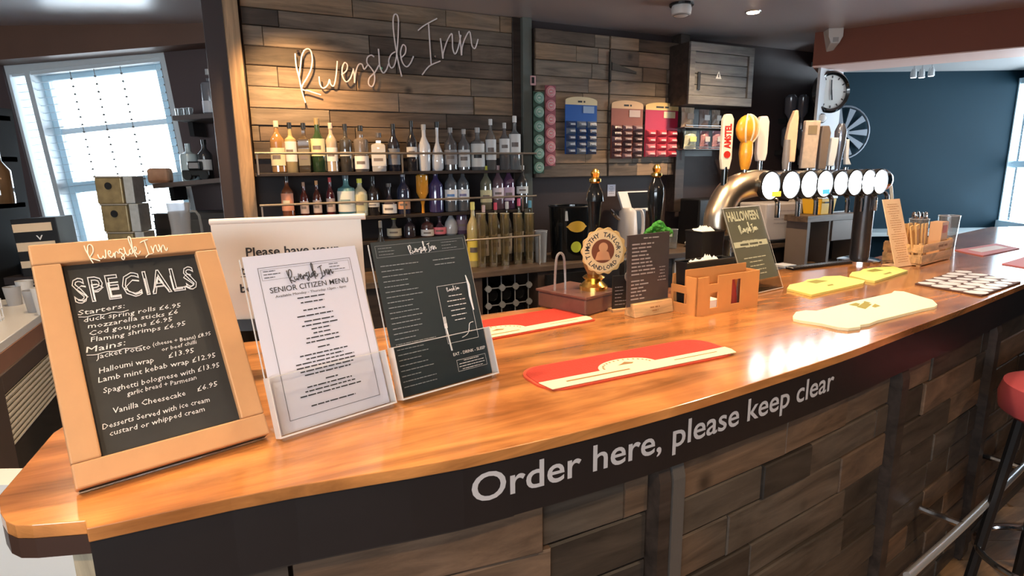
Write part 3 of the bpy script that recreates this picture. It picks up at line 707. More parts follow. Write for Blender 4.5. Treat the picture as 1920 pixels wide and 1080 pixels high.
t, c = poly_mat('bar_towel', 'yellow bar towel nearer the Halloween menu, with olive lettering marks', [(1475, 545), (1480, 538), (1505, 533), (1514, 528), (1535, 526), (1545, 522), (1575, 521), (1622, 530), (1618, 535), (1521, 557)], YELLOWM, .009, 'bar towel', 1)
marks(t, c, [[(1512, 533), (1530, 529), (1552, 531), (1530, 536)], [(1550, 539), (1560, 537), (1563, 539), (1553, 541)]], OLIVE, .0092)
t, c = poly_mat('bar_towel', 'yellow bar towel in front of the orange leaflet', [(1592, 520), (1597, 514), (1612, 512), (1618, 508), (1640, 505), (1675, 503), (1702, 511), (1640, 531), (1625, 529)], YELLOWM, .009, 'bar towel')
marks(t, c, [[(1624, 512), (1640, 508), (1656, 511), (1636, 514)], [(1655, 518), (1668, 514), (1672, 516), (1660, 519)]], OLIVE, .0092)
t, c = poly_mat('drip_mat', 'dark-edged drip mat patterned with pale rounded shapes at the right', [(1715, 534), (1840, 557), (1914, 531), (1800, 508)], mat('mat_dark', (.10, .045, .03), .6), .006)
rg = random.Random(3); A, B, C_, D_ = P(1715, 534)-c, P(1840, 557)-c, P(1914, 531)-c, P(1800, 508)-c
for i in range(6):
    for j in range(4):
        s1 = (i+.5)/6; s2 = (j+.5)/4; q = A.lerp(B, s2).lerp(D_.lerp(C_, s2), s1); r0 = .030*rg.uniform(.85, 1.1)
        pol = [(q.x+r0*1.1*math.cos(a)*rg.uniform(.85, 1.1), q.y+r0*.95*math.sin(a)*rg.uniform(.85, 1.1)) for a in [2*math.pi*k/9 for k in range(9)]]
        MB().prism(pol, .0061, .0072).build('pale_patch', mat('patch_white', (.80, .76, .76), .4), t)
t, c = poly_mat('drip_mat', 'pink drip mat with pale print behind the wooden cutlery crate', [(1790, 470), (1843, 481), (1912, 467), (1868, 458)], mat('mat_pink', (.62, .22, .26), .6), .005)
marks(t, c, [[(1815, 470), (1840, 475), (1890, 466), (1866, 462)]], mat('pale_print', (.8, .72, .74), .5), .0051)
t, c = poly_mat('drip_mat', 'plain pink drip mat at the far right edge of the counter', [(1878, 496), (1945, 507), (1990, 490), (1925, 482)], MATS['mat_pink'], .005)

# --- hand pull beer pumps
def pump(label, px, base_z, top_v, loc, h, clip=None):
    t = thing('beer_pump', label, 'beer pump', fr(loc, R(28)))
    MB().lathe([(.045, 0), (.045, .012), (.036, .02), (.026, .03), (.036, .04), (.02, .05)], n=24).build('brass_base', BRASS, t, smooth=True)
    b = MB().lathe([(.020, .05), (.033, .075), (.036, .10), (.030, .14), (.022, .15)], n=20); b.build('barrel', mat('pump_barrel', (.30, .14, .05), .25, coat=.5), t, smooth=True)
    MB().lathe([(.016, .15), (.014, .19), (.020, .25), (.026, .30), (.029, h-.10), (.026, h-.075), (.016, h-.055), (.013, h-.045)], n=20).build('handle', BLACKG, t, smooth=True)
    MB().lathe([(.014, h-.045), (.019, h-.04), (.019, h-.032), (.011, h-.028), (.015, h-.015), (.009, h-.004), (.001, h)], n=16).build('brass_cap', BRASS, t, smooth=True)
    return t
bb0, bb1, bb2 = P(1045, 570), P(1112, 590), P(1165, 575)
pb_ = thing('pump_plinth', 'low plum-brown wooden plinth under the beer pump', 'plinth', fr((bb1.x, bb1.y, Zc), math.atan2(bb2.y-bb1.y, bb2.x-bb1.x)))
MB().box(-.035, .125, 0, .20, 0, .052).build('plinth_box', mat('plum_leather', (.16, .075, .06), .3, coat=.3, noise=.3), pb_, bevel=.006)
MB().box(-.04, .130, -.005, .205, .052, .060).build('plinth_top', MATS['plum_leather'], pb_, bevel=.002)
def on_plinth(x, y, z=0): return pb_.matrix_world @ V3((x, y, z+.060))
pu = pump('beer pump with black handle, brass cap and round cream portrait clip', None, 0, 0, on_plinth(.076, .06), .378)
# round clip
cm = pu.matrix_world; cl = MB()
pcx, pcz, pr = .004, .128, .071
seg = [(pcx+(pr+.003*math.cos(a*14))*math.cos(a), (pr+.003*math.cos(a*14))*math.sin(a)) for a in [2*math.pi*i/72 for i in range(72)]]
CM = Matrix.Translation((pcx*0, -.042, pcz)) @ Matrix.Rotation(R(-16), 4, 'Z') @ Matrix.Rotation(R(90), 4, 'X')
cl.prism(seg, 0, .006, CM); clip = cl.build('pump_clip', mat('clip_gold', (.78, .52, .20), .45), pu)
MB().prism([(pr*.93*math.cos(a), pr*.93*math.sin(a)) for a in [2*math.pi*i/48 for i in range(48)]], .0061, .0068, CM).build('clip_ring', mat('clip_cream', (.93, .74, .40), .5), clip)
MB().prism([(pr*.52*math.cos(a), pr*.52*math.sin(a)) for a in [2*math.pi*i/36 for i in range(36)]], .0069, .0075, CM).build('clip_centre', mat('clip_brown', (.22, .07, .03), .5), clip)
g = MB(); g.lathe([(.001, .0), (.013, .002), (.015, .0025)], CM @ Matrix.Translation((0, .012, .0076)), 16)
g.prism([(-.026, -.028), (.026, -.028), (.018, -.004), (.007, .002), (-.007, .002), (-.018, -.004)], .0076, .0084, CM); g.build('portrait', mat('portrait_tan', (.72, .38, .18), .6), clip)
g = MB()
def arc_text(mb, body, rad, a0, a1, size, M, z, flip=False):
    n = len(body)
    for i, ch in enumerate(body):
        if ch == ' ': continue
        a = R(a0+(a1-a0)*i/(n-1)); vs, fs = tmesh(ch, size, 'CENTER', offset=size*.02, res=1)
        rot = a-math.pi/2 if not flip else a+math.pi/2
        mb.add(vs, fs, M @ Matrix.Translation((rad*math.cos(a), rad*math.sin(a), z)) @ Matrix.Rotation(rot, 4, 'Z'))
arc_text(g, "TIMOTHY TAYLOR'S", pr*.62, 200, -20, .020, CM, .0071); arc_text(g, 'LANDLORD', pr*.84, 222, 318, .019, CM, .0071, True); g.build('clip_lettering', INK, clip)
hk = thing('clear_hoop', 'clear upright U-shaped hoop on the plinth left of the beer pump', 'hoop', fr(on_plinth(-.005, .13), R(28)))
MB().tube(smoothline([(-.02, 0, 0), (-.018, 0, .06), (-.013, 0, .105), (0, 0, .118), (.013, 0, .105), (.018, 0, .06), (.02, 0, 0)], 5), .0042, 8).build('hoop_tube', clear('hoop_clear', (.75, .72, .72), .8, body=.35), hk, smooth=True)
pz = P(1245, 553)
pu2 = pump('black-handled beer pump with brass cap behind the slate drinks list', None, 0, 0, (.500, 2.045, Zc), .45)
gc = MB(); gp = [(-.085, 0), (.085, 0), (.088, .022), (.070, .045), (.045, .056), (.028, .082), (.005, .092), (-.02, .084), (-.04, .062), (-.062, .05), (-.085, .024)]
GM = Matrix.Translation((-.030, -.05, .205)) @ Matrix.Rotation(R(-16), 4, 'Z') @ Matrix.Rotation(R(90), 4, 'X') @ Matrix.Scale(.64, 4)
gc.prism(gp, 0, .008, GM); gcl = gc.build('green_clip', mat('clip_green', (.04, .26, .025), .5, noise=.4, nscale=60), pu2, bevel=.003)
rg = random.Random(2)
g = MB()
for i in range(34):
    x = rg.uniform(-.07, .07); z = rg.uniform(.02, .085*(1-abs(x)/.09)+.01); g.sphere(GM @ V3((x, min(z, .08*(1-abs(x)/.11)), .008)), rg.uniform(.006, .011), 8)
g.build('leaf_relief', MATS['clip_green'], gcl, smooth=True)['kind'] = 'stuff'
g = MB(); g.add([(-.08, .003, .0085), (.08, .003, .0085), (.08, .020, .0085), (-.08, .020, .0085)], [(0, 1, 2, 3)], GM); g.build('cream_band', mat('band_cream', (.78, .85, .70), .6), gcl)

# --- little black card and slate list on a wooden block
q = P(1166, 584)
cd_ = thing('table_card', 'small black printed card in a clear foot beside the beer pump', 'card', fr((q.x-.03, q.y, Zc), R(21)))
MB().box(0, .072, 0, .004, .008, .112).build('card', mat('card_black', (.015, .014, .014), .5), cd_)
MB().box(-.006, .078, -.014, .022, 0, .008).build('foot', PALEW, cd_)
g = MB(); lines(g, .008, .055, .02, .075, 6, .003, y=-.0006, seed=4, align='l'); g.build('print_lines', mat('dim_print', (.4, .38, .36), .7), cd_)
g = MB(); g.cyl(.019, 0, .003, Matrix.Translation((.058, -.003, .108)) @ Matrix.Rotation(R(90), 4, 'X'), 24); rd = g.build('round_badge', mat('badge_grey', (.25, .24, .23), .5), cd_)
g = MB(); g.cyl(.010, 0, .0036, Matrix.Translation((.058, -.0032, .108)) @ Matrix.Rotation(R(90), 4, 'X'), 20); g.build('badge_centre', INK, rd)
q0, q1 = P(1191, 597), P(1263, 584)
sy = math.atan2(q1.y-q0.y, q1.x-q0.x)
sl_ = thing('drinks_list', 'tall dark slate drinks list slotted in an orange wooden block', 'drinks list', fr((q0.x, q0.y, Zc), sy))
bwid = (q1-q0).length
MB().prism([(-.004, .0), (.0, 0), (.0, 0)] and [(0, 0), (.05, 0), (.042, .04), (.008, .04)], 0, bwid, Matrix(((0, 0, 1, 0), (1, 0, 0, 0), (0, 1, 0, 0), (0, 0, 0, 1)))).build('wooden_block', PALEW, sl_, bevel=.002)
MB().box(-.012, bwid*.98, .023, .028, .03, .245, Matrix.Rotation(R(-1), 4, 'Y')).build('slate_sheet', mat('slate_sheet', (.075, .062, .06), .35, noise=.15), sl_)
g = MB()
lines(g, .0, bwid*.62, .125, .215, 9, .0068, y=.0222, seed=6, align='l'); lines(g, .0, bwid*.55, .05, .105, 6, .0068, y=.0222, seed=8, align='l'); lines(g, bwid*.66, bwid*.92, .10, .14, 5, .004, y=.0222, seed=7); lines(g, bwid*.2, bwid*.75, .232, .232, 1, .006, y=.0222, seed=9)
g.build('chalk_lines', mat('chalk_grey', (.42, .40, .38), .7), sl_)
g = MB(); lines(g, bwid*.35, bwid*.7, .012, .022, 2, .006, y=-.0006, seed=9)
for i in range(len(g.v)): x, y, z = g.v[i]; g.v[i] = (x, .0005+.008*z/.04-.001+(.0), z)
g.build('burnt_mark', mat('burnt', (.35, .16, .05), .7), sl_)

# --- cardboard napkin caddy
q0, q1 = P(1304, 594), P(1420, 573); q2 = P(1266, 584)
cy_ = math.atan2(q1.y-q0.y, q1.x-q0.x); cw = (q1-q0).length; cdp = .105
cb = thing('napkin_caddy', 'orange-brown cardboard caddy with window cut-outs holding napkins and sachets', 'caddy', fr((q0.x, q0.y, Zc), cy_))
T = .004
def cut_panel(mb, w, h, cuts, M):
    """vertical panel with rectangular holes, on local xz"""
    xs = sorted({0, w, *[c[0] for c in cuts], *[c[1] for c in cuts]}); zs = sorted({0, h, *[c[2] for c in cuts], *[c[3] for c in cuts]})
    for a, b in zip(xs, xs[1:]):
        for c, d in zip(zs, zs[1:]):
            mx, mz = (a+b)/2, (c+d)/2
            if not any(k[0] < mx < k[1] and k[2] < mz < k[3] for k in cuts): mb.box(a, b, 0, T, c, d, M)
f = MB(); cut_panel(f, cw, .116, [(.058, .092, .018, .066), (.150, .192, .020, .098), (.050, .090, .092, .116)], Matrix.Identity(4)); f.build('front_panel', ORANGEC, cb)
LM = Matrix.Translation((T, 0, 0)) @ Matrix.Rotation(R(90), 4, 'Z')
f = MB(); cut_panel(f, cdp, .116, [(.04, .095, .03, .062), (.045, .105, .085, .116)], LM); f.build('end_panel', ORANGEC, cb)
MB().box(cw-T, cw, T, cdp, 0, .116).build('end_panel', ORANGEC, cb); MB().box(T, cw-T, cdp-T, cdp, 0, .116).build('back_panel', ORANGEC, cb)
MB().box(T, cw-T, T, cdp-T, 0, .003).build('caddy_base', ORANGEC, cb)
MB().box(T, cw-T, .05, .053, .003, .134).build('divider', ORANGEC, cb)
NAP = mat('napkin_white', (.85, .82, .76), .8)
nf = MB().box(.012, .11, .006, .045, .004, .040).build('napkin_stack', NAP, None); nf.matrix_world = cb.matrix_world.copy()
tag(nf, 'white folded napkins inside the cardboard caddy', 'napkins')
SA = mat('sachet_red', (.30, .03, .03), .35); SA2 = mat('sachet_brown', (.12, .05, .03), .4)
rg = random.Random(8)
for i in range(7):
    o = MB().lathe([(.001, 0), (.011, .003), (.014, .03), (.014, .06), (.010, .088), (.001, .092)], n=10, sy=.25).build('sauce_sachet', SA if i < 5 else SA2, None)
    o.matrix_world = cb.matrix_world @ fr((.142+i*.010, .012+.014*(i % 2), .004), 0, R(6), R(rg.uniform(-5, 5)))
    tag(o, 'red sauce sachet standing upright in the cardboard caddy' if i < 5 else 'brown sauce sachet standing at the right end of the cardboard caddy', 'sachet', 'sauce sachets in the caddy')
def tub(label, M, w, d, h, wall=BLACK):
    t = thing('black_tub', label, 'tub', M)
    b = MB(); k = 1.12
    outer = [(-w/2, -d/2), (w/2, -d/2), (w/2, d/2), (-w/2, d/2)]
    vs = [(x, y, 0) for x, y in outer]+[(x*k, y*k, h) for x, y in outer]+[(x*k*.93, y*k*.93, h) for x, y in outer]+[(x*.9, y*.9, .01) for x, y in outer]
    fs = [(3, 2, 1, 0)]+[(i, (i+1) % 4, (i+1) % 4+4, i+4) for i in range(4)]+[(i+4, (i+1) % 4+4, (i+1) % 4+8, i+8) for i in range(4)]+[(i+8, (i+1) % 4+8, (i+1) % 4+12, i+12) for i in range(4)]+[(12, 13, 14, 15)]
    b.add(vs, fs).build('tub_body', wall, t, bevel=.002)
    r = MB(); r.tube([(x*k, y*k, h) for x, y in outer], .003, 6, closed=True); r.build('rim', wall, t)
    return t
u0 = cb.matrix_world @ V3((.115, .079, .003)); tb1 = tub('low black plastic tub sitting in the back of the cardboard caddy', fr(u0, cy_), .185, .042, .150)
g = MB(); rg = random.Random(4)
for i in range(12): g.add([(-.06+i*.01, -.015, .13), (-.045+i*.01, -.015, .13), (-.05+i*.01, .012, .148+rg.uniform(0, .02)), (-.06+i*.01, .012, .148)], [(0, 1, 2, 3)])
g.build('paper_slips', NAP, tb1)['kind'] = 'stuff'
tq = P(1330, 545); tb2 = tub('tall black plastic tub with paper tops behind the cardboard caddy', fr((tq.x-.02, tq.y+.02, Zc), cy_), .10, .07, .215)
g = MB()
for i in range(9): g.add([(-.045+i*.01, -.02, .20), (-.03+i*.01, -.02, .20), (-.035+i*.01, .02, .222+rg.uniform(0, .012)), (-.045+i*.01, .02, .222)], [(0, 1, 2, 3)])
g.build('paper_slips', NAP, tb2)['kind'] = 'stuff'

# --- halloween menu
hm = thing('menu_holder', 'dark olive Halloween poster in a leaning clear acrylic holder', 'menu holder', fr((.802, 1.965, Zc+.003), R(35), R(22)))
hw, hh = .225, .315
MB().box(0, hw, .003, .005, 0, hh).build('back_sheet', ACR, hm); MB().box(.003, hw-.003, 0, .002, .045, hh-.003).build('poster_sheet', mat('poster_olive', (.16, .15, .10), .4), hm)
MB().box(0, hw, -.003, -.002, 0, hh).build('front_sheet', ACR, hm)
MB().box(0, hw, -.002, .10, 0, .003, Matrix.Rotation(R(22), 4, 'X')).build('foot_plate', ACR, hm)
e = MB(); border(e, 0, hw, 0, hh, .002, y=-.0035); e.build('acrylic_edges', ACRE, hm)
g = MB(); text(g, 'HALLOWEEN', .018, hh-.050, .034, y=-.0008, width=hw-.040, offset=.03); script(g, .065, hh-.090, .11, .0016, y=-.001)
lines(g, .03, hw-.03, hh-.150, hh-.128, 2, .006, y=-.0008, seed=3); lines(g, .03, hw-.03, .065, .125, 5, .0055, y=-.0008, seed=5)
g.build('pale_lettering', mat('poster_cream', (.72, .70, .50), .6), hm)
g = MB(); g.add([(.012, -.0007, .168), (hw-.012, -.0007, .168), (hw-.012, -.0007, .188), (.012, -.0007, .188)], [(0, 1, 2, 3)]); bd = g.build('banner', MATS['poster_cream'], hm)
g = MB(); lines(g, .03, hw-.03, .173, .173, 1, .012, y=-.0012, seed=5); g.build('banner_marks', MATS['poster_olive'], bd)

# --- orange leaflet, crate
fy = thing('leaflet', 'tall pale orange leaflet leaning on the counter beside the wooden crate', 'leaflet', fr((1.655, 2.493, Zc+.002), R(27), R(17)))
MB().box(0, .125, 0, .003, 0, .300).build('card', mat('leaflet_orange', (.95, .66, .40), .5), fy)
g = MB(); lines(g, .012, .113, .02, .275, 26, .004, y=-.0007, seed=12); g.build('print_lines', mat('leaflet_print', (.62, .30, .12), .7), fy)
MB().box(.02, .085, .004, .07, -.0, .003, Matrix.Rotation(R(17), 4, 'X')).build('prop', MATS['leaflet_orange'], fy)
q0, q1 = P(1745, 499), P(1791, 487); q9 = P(1725, 494)
kyw = math.atan2(q1.y-q0.y, q1.x-q0.x); kw = (q1-q0).length+.06; kd = .15
kc = thing('wooden_crate', 'small slatted wooden crate holding cutlery sleeves on the counter', 'crate', fr((q0.x-.055, q0.y-.01, Zc), kyw))
for i, z in enumerate((.012, .058)):
    for (a, b, c, d) in ((0, kw, -.004, 0), (0, kw, kd, kd+.004)): MB().box(a, b, c, d, z, z+.036).build('slat', PALEW, kc, bevel=.001)
    for x in (-.004, kw): MB().box(x, x+.004, 0, kd, z, z+.036).build('slat', PALEW, kc, bevel=.001)
for x in (0, kw-.014):
    for y in (0, kd-.014): MB().box(x, x+.014, y, y+.014, 0, .10).build('corner_post', PALEW, kc)
MB().box(0, kw, 0, kd, .004, .010).build('crate_base', PALEW, kc)
g = MB(); lines(g, kw*.4, kw*.9, .070, .070, 1, .016, y=-.0046, seed=3); g.build('stencil', mat('burnt', (.35, .16, .05), .7), kc)
rg = random.Random(21)
for i in range(9):
    x = .022+(i % 5)*.024; y = .03+(i//5)*.05; M = kc.matrix_world @ fr((x, y, .0105), R(rg.uniform(-8, 8)), R(rg.uniform(0, 5)), R(-14+i*3.2))
    t = thing('cutlery_sleeve', 'tan paper cutlery sleeve standing in the wooden crate', 'cutlery sleeve', M, 'cutlery sleeves in the crate')
    MB().box(-.012, .012, -.003, .003, 0, .17).build('sleeve', mat('sleeve_tan', (.80, .50, .20), .7, noise=.1), t)
    MB().box(-.009, .009, -.0045, -.0031, .01, .15).build('flap', mat('sleeve_dark', (.60, .30, .10), .7), t)
t = thing('sauce_box', 'pale orange card box with a red patch in the wooden crate', 'box', kc.matrix_world @ fr((kw-.055, .02, .0105)))
MB().box(-.03, .045, 0, .05, 0, .165).build('box_body', mat('box_peach', (.85, .50, .27), .6), t, bevel=.001); MB().box(-.018, .03, -.001, 0, .115, .15).build('red_patch', mat('patch_red', (.60, .12, .05), .6), t)
def tumbler(name, label, M, r, h, cat='glass', hollow=True, m=None):
    t = thing(name, label, cat, M); MB().lathe([(.001, .004), (r*.78, .004), (r*.97, h), (r, h), (r*.82, 0), (.001, 0)], n=20).build('glass_wall', m or CGLASS, t, smooth=True)
    g = MB().tube([(r*math.cos(a), r*math.sin(a), h) for a in [2*math.pi*i/20 for i in range(20)]], .0016, 5, closed=True); g.build('rim', mat('glass_rim', (.8, .85, .9), .1), t, smooth=True); return t
q = P(1722, 470); t1 = tumbler('glass_tumbler', 'tall clear glass with shiny spoons behind the wooden crate', fr((q.x+.02, q.y+.05, Zc)), .045, .16)
for i in range(4):
    a = i*1.6+.4; s = thing('spoon', 'steel spoon standing in the tall clear glass', 'spoon', t1.matrix_world @ fr((.018*math.cos(a), .018*math.sin(a), .006), a, R(5)), 'spoons in the tall glass')
    MB().tube([(0, 0, 0), (0, .004, .15)], .0025, 6).sphere((0, .005, .17), .016, 10, sx=.8, sy=.35, sz=1.4).build('spoon_body', CHROME, s, smooth=True)
q = P(1781, 466); tumbler('glass_tumbler', 'clear glass standing right of the card box behind the crate', fr((q.x+.05, q.y+.1, Zc)), .05, .165)

# --- illuminated tap tower
tw0, tw1 = P(1352, 530), P(1640, 489)
tyaw = math.atan2(tw1.y-tw0.y, tw1.x-tw0.x)
tw = thing('beer_tower', 'curved chrome beer tower with a row of glowing round badges', 'beer tower', fr((tw0.x, tw0.y+.03, Zc), tyaw))
TL_ = (tw1-tw0).length; r_ = .052
def tz(u, v, yy=0):
    p = tw.matrix_world.inverted() @ plane_hit(u, v, tw.matrix_world @ V3((0, yy, 0)), (tw.matrix_world.to_3x3() @ V3((0, 1, 0)))); return p.x, p.z
hz = tz(1500, 343)[1]; xe = tz(1650, 343)[0]; xs = tz(1420, 343)[0]
bend = [(tz(1345, 500)[0], 0, 0), (tz(1345, 430)[0], 0, tz(1345, 432)[1]), (tz(1350, 395)[0], 0, tz(1348, 395)[1]), (tz(1372, 358)[0], 0, tz(1372, 358)[1]), (xs-.02, 0, hz+.004), (xs+.06, 0, hz)]
MB().tube(smoothline(bend, 6), r_, 24).build('left_bend', PIPE, tw, smooth=True)
bx, bz = bend[1][0], bend[1][2]
MB().lathe([(r_+.012, 0), (r_+.012, .02), (r_+.002, .024), (r_+.002, bz-.03), (r_+.014, bz-.028), (r_+.014, bz-.014), (r_+.001, bz-.012)], Matrix.Translation((bx, 0, 0)), 28).build('collar', mat('tower_black', (.03, .03, .035), .25, coat=.4), tw, smooth=True)
MB().tube([(xs+.06, 0, hz), (xe, 0, hz)], r_, 24).build('cross_tube', CHROME, tw, smooth=True)
rlx = tz(1612, 470)[0]
MB().tube([(rlx, 0, 0), (rlx, 0, hz-.03)], .041, 20).build('right_leg', mat('leg_dark', (.07, .065, .07), .25, .6), tw, smooth=True)
MB().lathe([(.09, 0), (.09, .01), (.06, .02)], Matrix.Translation((rlx, 0, 0)), 24).build('leg_flange', CHROME, tw, smooth=True)
MB().sphere((xe, 0, hz), r_, 16).build('end_cap', CHROME, tw, smooth=True)
GLOW = mat('badge_glow', (.9, .95, 1), .3, emit=(.86, .93, 1), es=7)
pale = [(1440, 341), (1478, 342), (1512, 343), (1541, 343), (1571, 342), (1598, 341), (1623, 341), (1645, 341)]
for i, (u, v) in enumerate(pale):
    x, z = tz(u, v, -.05); BM = Matrix.Translation((x, -.052, hz-.004)) @ Matrix.Rotation(R(90), 4, 'X')
    br = .052 if i != 4 else .048
    b = MB().lathe([(br+.004, -.01), (br+.005, .012), (br-.001, .014), (br-.001, .008)], BM, 28).build('badge_rim', BLACK, tw, smooth=True)
    MB().lathe([(.001, .0145), (br*.7, .0135), (br-.001, .011)], BM, 28).build('badge_lens', GLOW, b, smooth=True)
for (x, z, rr, mm) in ((tz(1448, 362, -.05)[0], 0, .026, mat('lens_amber', (1, .55, .05), .4, emit=(1, .6, .05), es=1.0)), (tz(1541, 358, -.05)[0], 0, .022, mat('lens_blue', (.05, .25, .5), .4, emit=(.1, .5, .8), es=.8))):
    pz_ = hz-.034; MB().box(x-rr, x+rr, -.070, -.067, pz_-.012, pz_+.008).build('colour_tab', mm, tw, bevel=.002)
hose = [(xe+.03, 0, hz+.02), (xe+.07, 0, hz-.0), (xe+.10, 0, hz-.06), (xe+.115, 0, hz-.14), (xe+.118, 0, hz-.26)]
MB().tube(smoothline(hose, 4), .008, 8).build('hose', mat('hose_white', (.80, .80, .74), .4), tw, smooth=True)
for i, (u, v) in enumerate(pale):   # spouts below the tube
    x = tz(u, 343)[0]; MB().tube(smoothline([(x, -.03, hz-.05), (x, -.05, hz-.07), (x, -.052, hz-.13)], 3), .009, 8).build('spout', CHROME, tw, smooth=True)
# tap handles: each screws onto the tower
def tap(u, vt, vb, kind, nm=None, yy=.0):
    x, zt = tz(u, vt, yy); _, zb = tz(u, vb, yy); H = zt-zb
    st = MB().tube([(x, yy, hz+r_*.9), (x, yy, zb+.01)], .009, 10); st.build('tap_stem', CHROME, tw, smooth=True)
    return x, zb, H, yy
def slab(prof, x, zb, yy, th, mm, yaw=0, name='tap_handle', bev=.004):
    M = Matrix.Translation((x, yy, zb)) @ Matrix.Rotation(yaw, 4, 'Z') @ Matrix.Rotation(R(90), 4, 'X') @ Matrix.Translation((0, 0, -th/2))
    return MB().prism(prof, 0, th, M).build(name, mm, tw, bevel=bev), M
YAWH = R(-22)
x, zb, H, yy = tap(1365, 213, 318, 0)
MB().tube([(x, 0, hz+.0), (x, 0, zb+.01)], .012, 10).build('tap_stem', BLACKG, tw, smooth=True)
h1, M1 = slab([(-.014, .0), (.014, 0), (.021, .04), (.021, H-.02), (.012, H-.002), (-.012, H-.002), (-.021, H-.02), (-.021, .04)], x, zb, 0, .022, mat('handle_cream', (.90, .84, .70), .3), YAWH)
h1['label'] = 'cream tap handle with red lettering'
g = MB(); vs, fs = tmesh('AMSTEL', .034, offset=.0015, res=1); M1r = M1 @ Matrix.Translation((.011, .078, .0225)) @ Matrix.Rotation(R(90), 4, 'Z'); 
a1 = max(v.x for v in vs); g.add([(v.x*(H-.115)/a1, v.y, 0) for v in vs], fs, M1r); g.build('handle_lettering', mat('handle_red', (.62, .03, .02), .4), h1)
g = MB(); g.cyl(.013, 0, .0012, M1 @ Matrix.Translation((0, .055, .0225)), 20); g.build('red_roundel', MATS['handle_red'], h1)
x, zb, H, yy = tap(1403, 216, 318, 0)
AMB = mat('handle_amber', (.95, .42, .04), .3, coat=.4, noise=.35, nscale=40)
g = MB().lathe([(.014, 0), (.020, .02), (.026, .06), (.024, H-.105), (.020, H-.09)], Matrix.Translation((x, 0, zb)), 20); g.build('tap_handle', AMB, tw, smooth=True)['label'] = 'amber ball-topped tap handle'
g = MB().sphere((x, 0, zb+H-.052), .054, 20, sy=.55); b_ = g.build('amber_ball', AMB, tw, smooth=True)
g = MB()
for k in (-.7, 0, .7): g.tube([(x+.054*math.sin(k)*math.cos(a)*1.02, -.030*abs(math.cos(a))*math.cos(k)*1.02, zb+H-.052+.054*math.sin(a)*1.02) for a in [R(-80+16*i) for i in range(11)]], .004, 5)
g.build('pale_ribs', mat('rib_white', (.95, .85, .65), .3), b_, smooth=True)
x, zb, H, yy = tap(1431, 218, 302, 0)
slab([(-.016, 0), (.016, 0), (.022, .03), (.022, H-.02), (.014, H), (-.014, H), (-.022, H-.02), (-.022, .03)], x, zb, 0, .024, mat('handle_white', (.92, .88, .80), .3), YAWH)[0]['label'] = 'plain white rounded tap handle'
x, zb, H, yy = tap(1487, 207, 304, 0)
slab([(-.020, 0), (.020, 0), (.022, .10), (.022, H-.03), (.018, H), (.004, H), (-.014, H-.05), (-.022, .10)], x, zb, 0, .022, mat('handle_peach', (.85, .62, .42), .4, noise=.1), YAWH)[0]['label'] = 'peach tap handle with slanting top'
x, zb, H, yy = tap(1476, 262, 318, 0)
MB().lathe([(.010, 0), (.014, .03), (.012, H)], Matrix.Translation((x, .0, zb)), 12).build('tap_handle', mat('handle_grey', (.30, .27, .26), .4), tw, smooth=True)
x, zb, H, yy = tap(1522, 226, 316, 0)
hb, Mb = slab([(-.036, 0), (.028, 0), (.036, H), (-.030, H)], x, zb, 0, .020, mat('handle_tan', (.62, .50, .40), .5, noise=.35, nscale=50), YAWH); hb['label'] = 'broad weathered tan tap handle'
g = MB(); g.box(-.018, .020, H-.055, H-.02, .0205, .0215, Mb); g.build('dark_square', mat('sq_brown', (.28, .22, .14), .5), hb)
x, zb, H, yy = tap(1546, 236, 318, 0)
slab([(-.018, 0), (.016, 0), (.020, .10), (.026, H-.03), (.016, H), (-.014, H), (-.018, H-.04)], x, zb, 0, .024, mat('handle_brown', (.22, .17, .14), .4), YAWH)[0]['label'] = 'brown tap handle with pale top'
x, zb, H, yy = tap(1560, 258, 312, 0)
slab([(-.012, 0), (.014, 0), (.022, .05), (.026, H), (-.006, H), (-.010, .05)], x, zb, 0, .022, mat('handle_icewhite', (.85, .90, .95), .3), YAWH)[0]['label'] = 'icy white tapered tap handle'
x, zb, H, yy = tap(1578, 232, 318, 0)
MB().lathe([(.010, 0), (.013, .04), (.022, H*.6), (.024, H-.03), (.012, H)], Matrix.Translation((x, 0, zb)), 14).build('tap_handle', mat('handle_chromeblue', (.35, .38, .46), .2, .8), tw, smooth=True)
x, zb, H, yy = tap(1590, 270, 318, 0)
slab([(-.008, 0), (.020, 0), (.004, .03), (.0, H), (-.014, H), (-.010, .03)], x, zb+.02, 0, .02, MATS['handle_icewhite'], YAWH)[0]['label'] = 'thin white curved tap handle'

# ================================================================== BACK BAR
bb = thing('back_bar_shelving', 'dark back bar unit with three bottle shelves and thin rails', 'shelving', WF)
sL, sR = wpx(478, 330, .05)[0], wpx(960, 330, .05)[0]
def zat(u, v, d): return wpx(u, v, d)[1]
CT0 = .956; SH = []   # shelves: z of shelf top, depth, z of rail
z1 = (zat(520, 327, .12)+zat(950, 316, .12))/2; z2 = (zat(520, 403, .12)+zat(940, 400, .12))/2; z3 = zat(800, 444, .14)
r1 = (zat(480, 296, .19)+zat(709, 285, .19)+zat(985, 283, .19))/3; r2 = (zat(490, 391, .19)+zat(760, 374, .19)+zat(1000, 364, .19))/3
MB().box(sL, sR+.02, -.012, .0, CT0, 1.60).build('back_panel', mat('bar_back', (.022, .018, .020), .35), bb)
for z in (z1, z2, z3): MB().box(sL, sR+.02, -.19, -.013, z-.018, z).build('shelf', DARKW, bb, bevel=.002)
RAILM = mat('rail_metal', (.62, .55, .46), .3, .8)
for z in (r1, r2): MB().tube([(sL-.0, -.20, z), (sR+.10, -.20, z)], .0065, 8).build('rail', RAILM, bb, smooth=True)
for z, zz in ((z1, r1), (z2, r2)):
    for x in (sL+.01, (sL+sR)/2, sR): MB().box(x-.004, x+.004, -.202, -.192, z-.01, zz).build('rail_bracket', RAILM, bb)
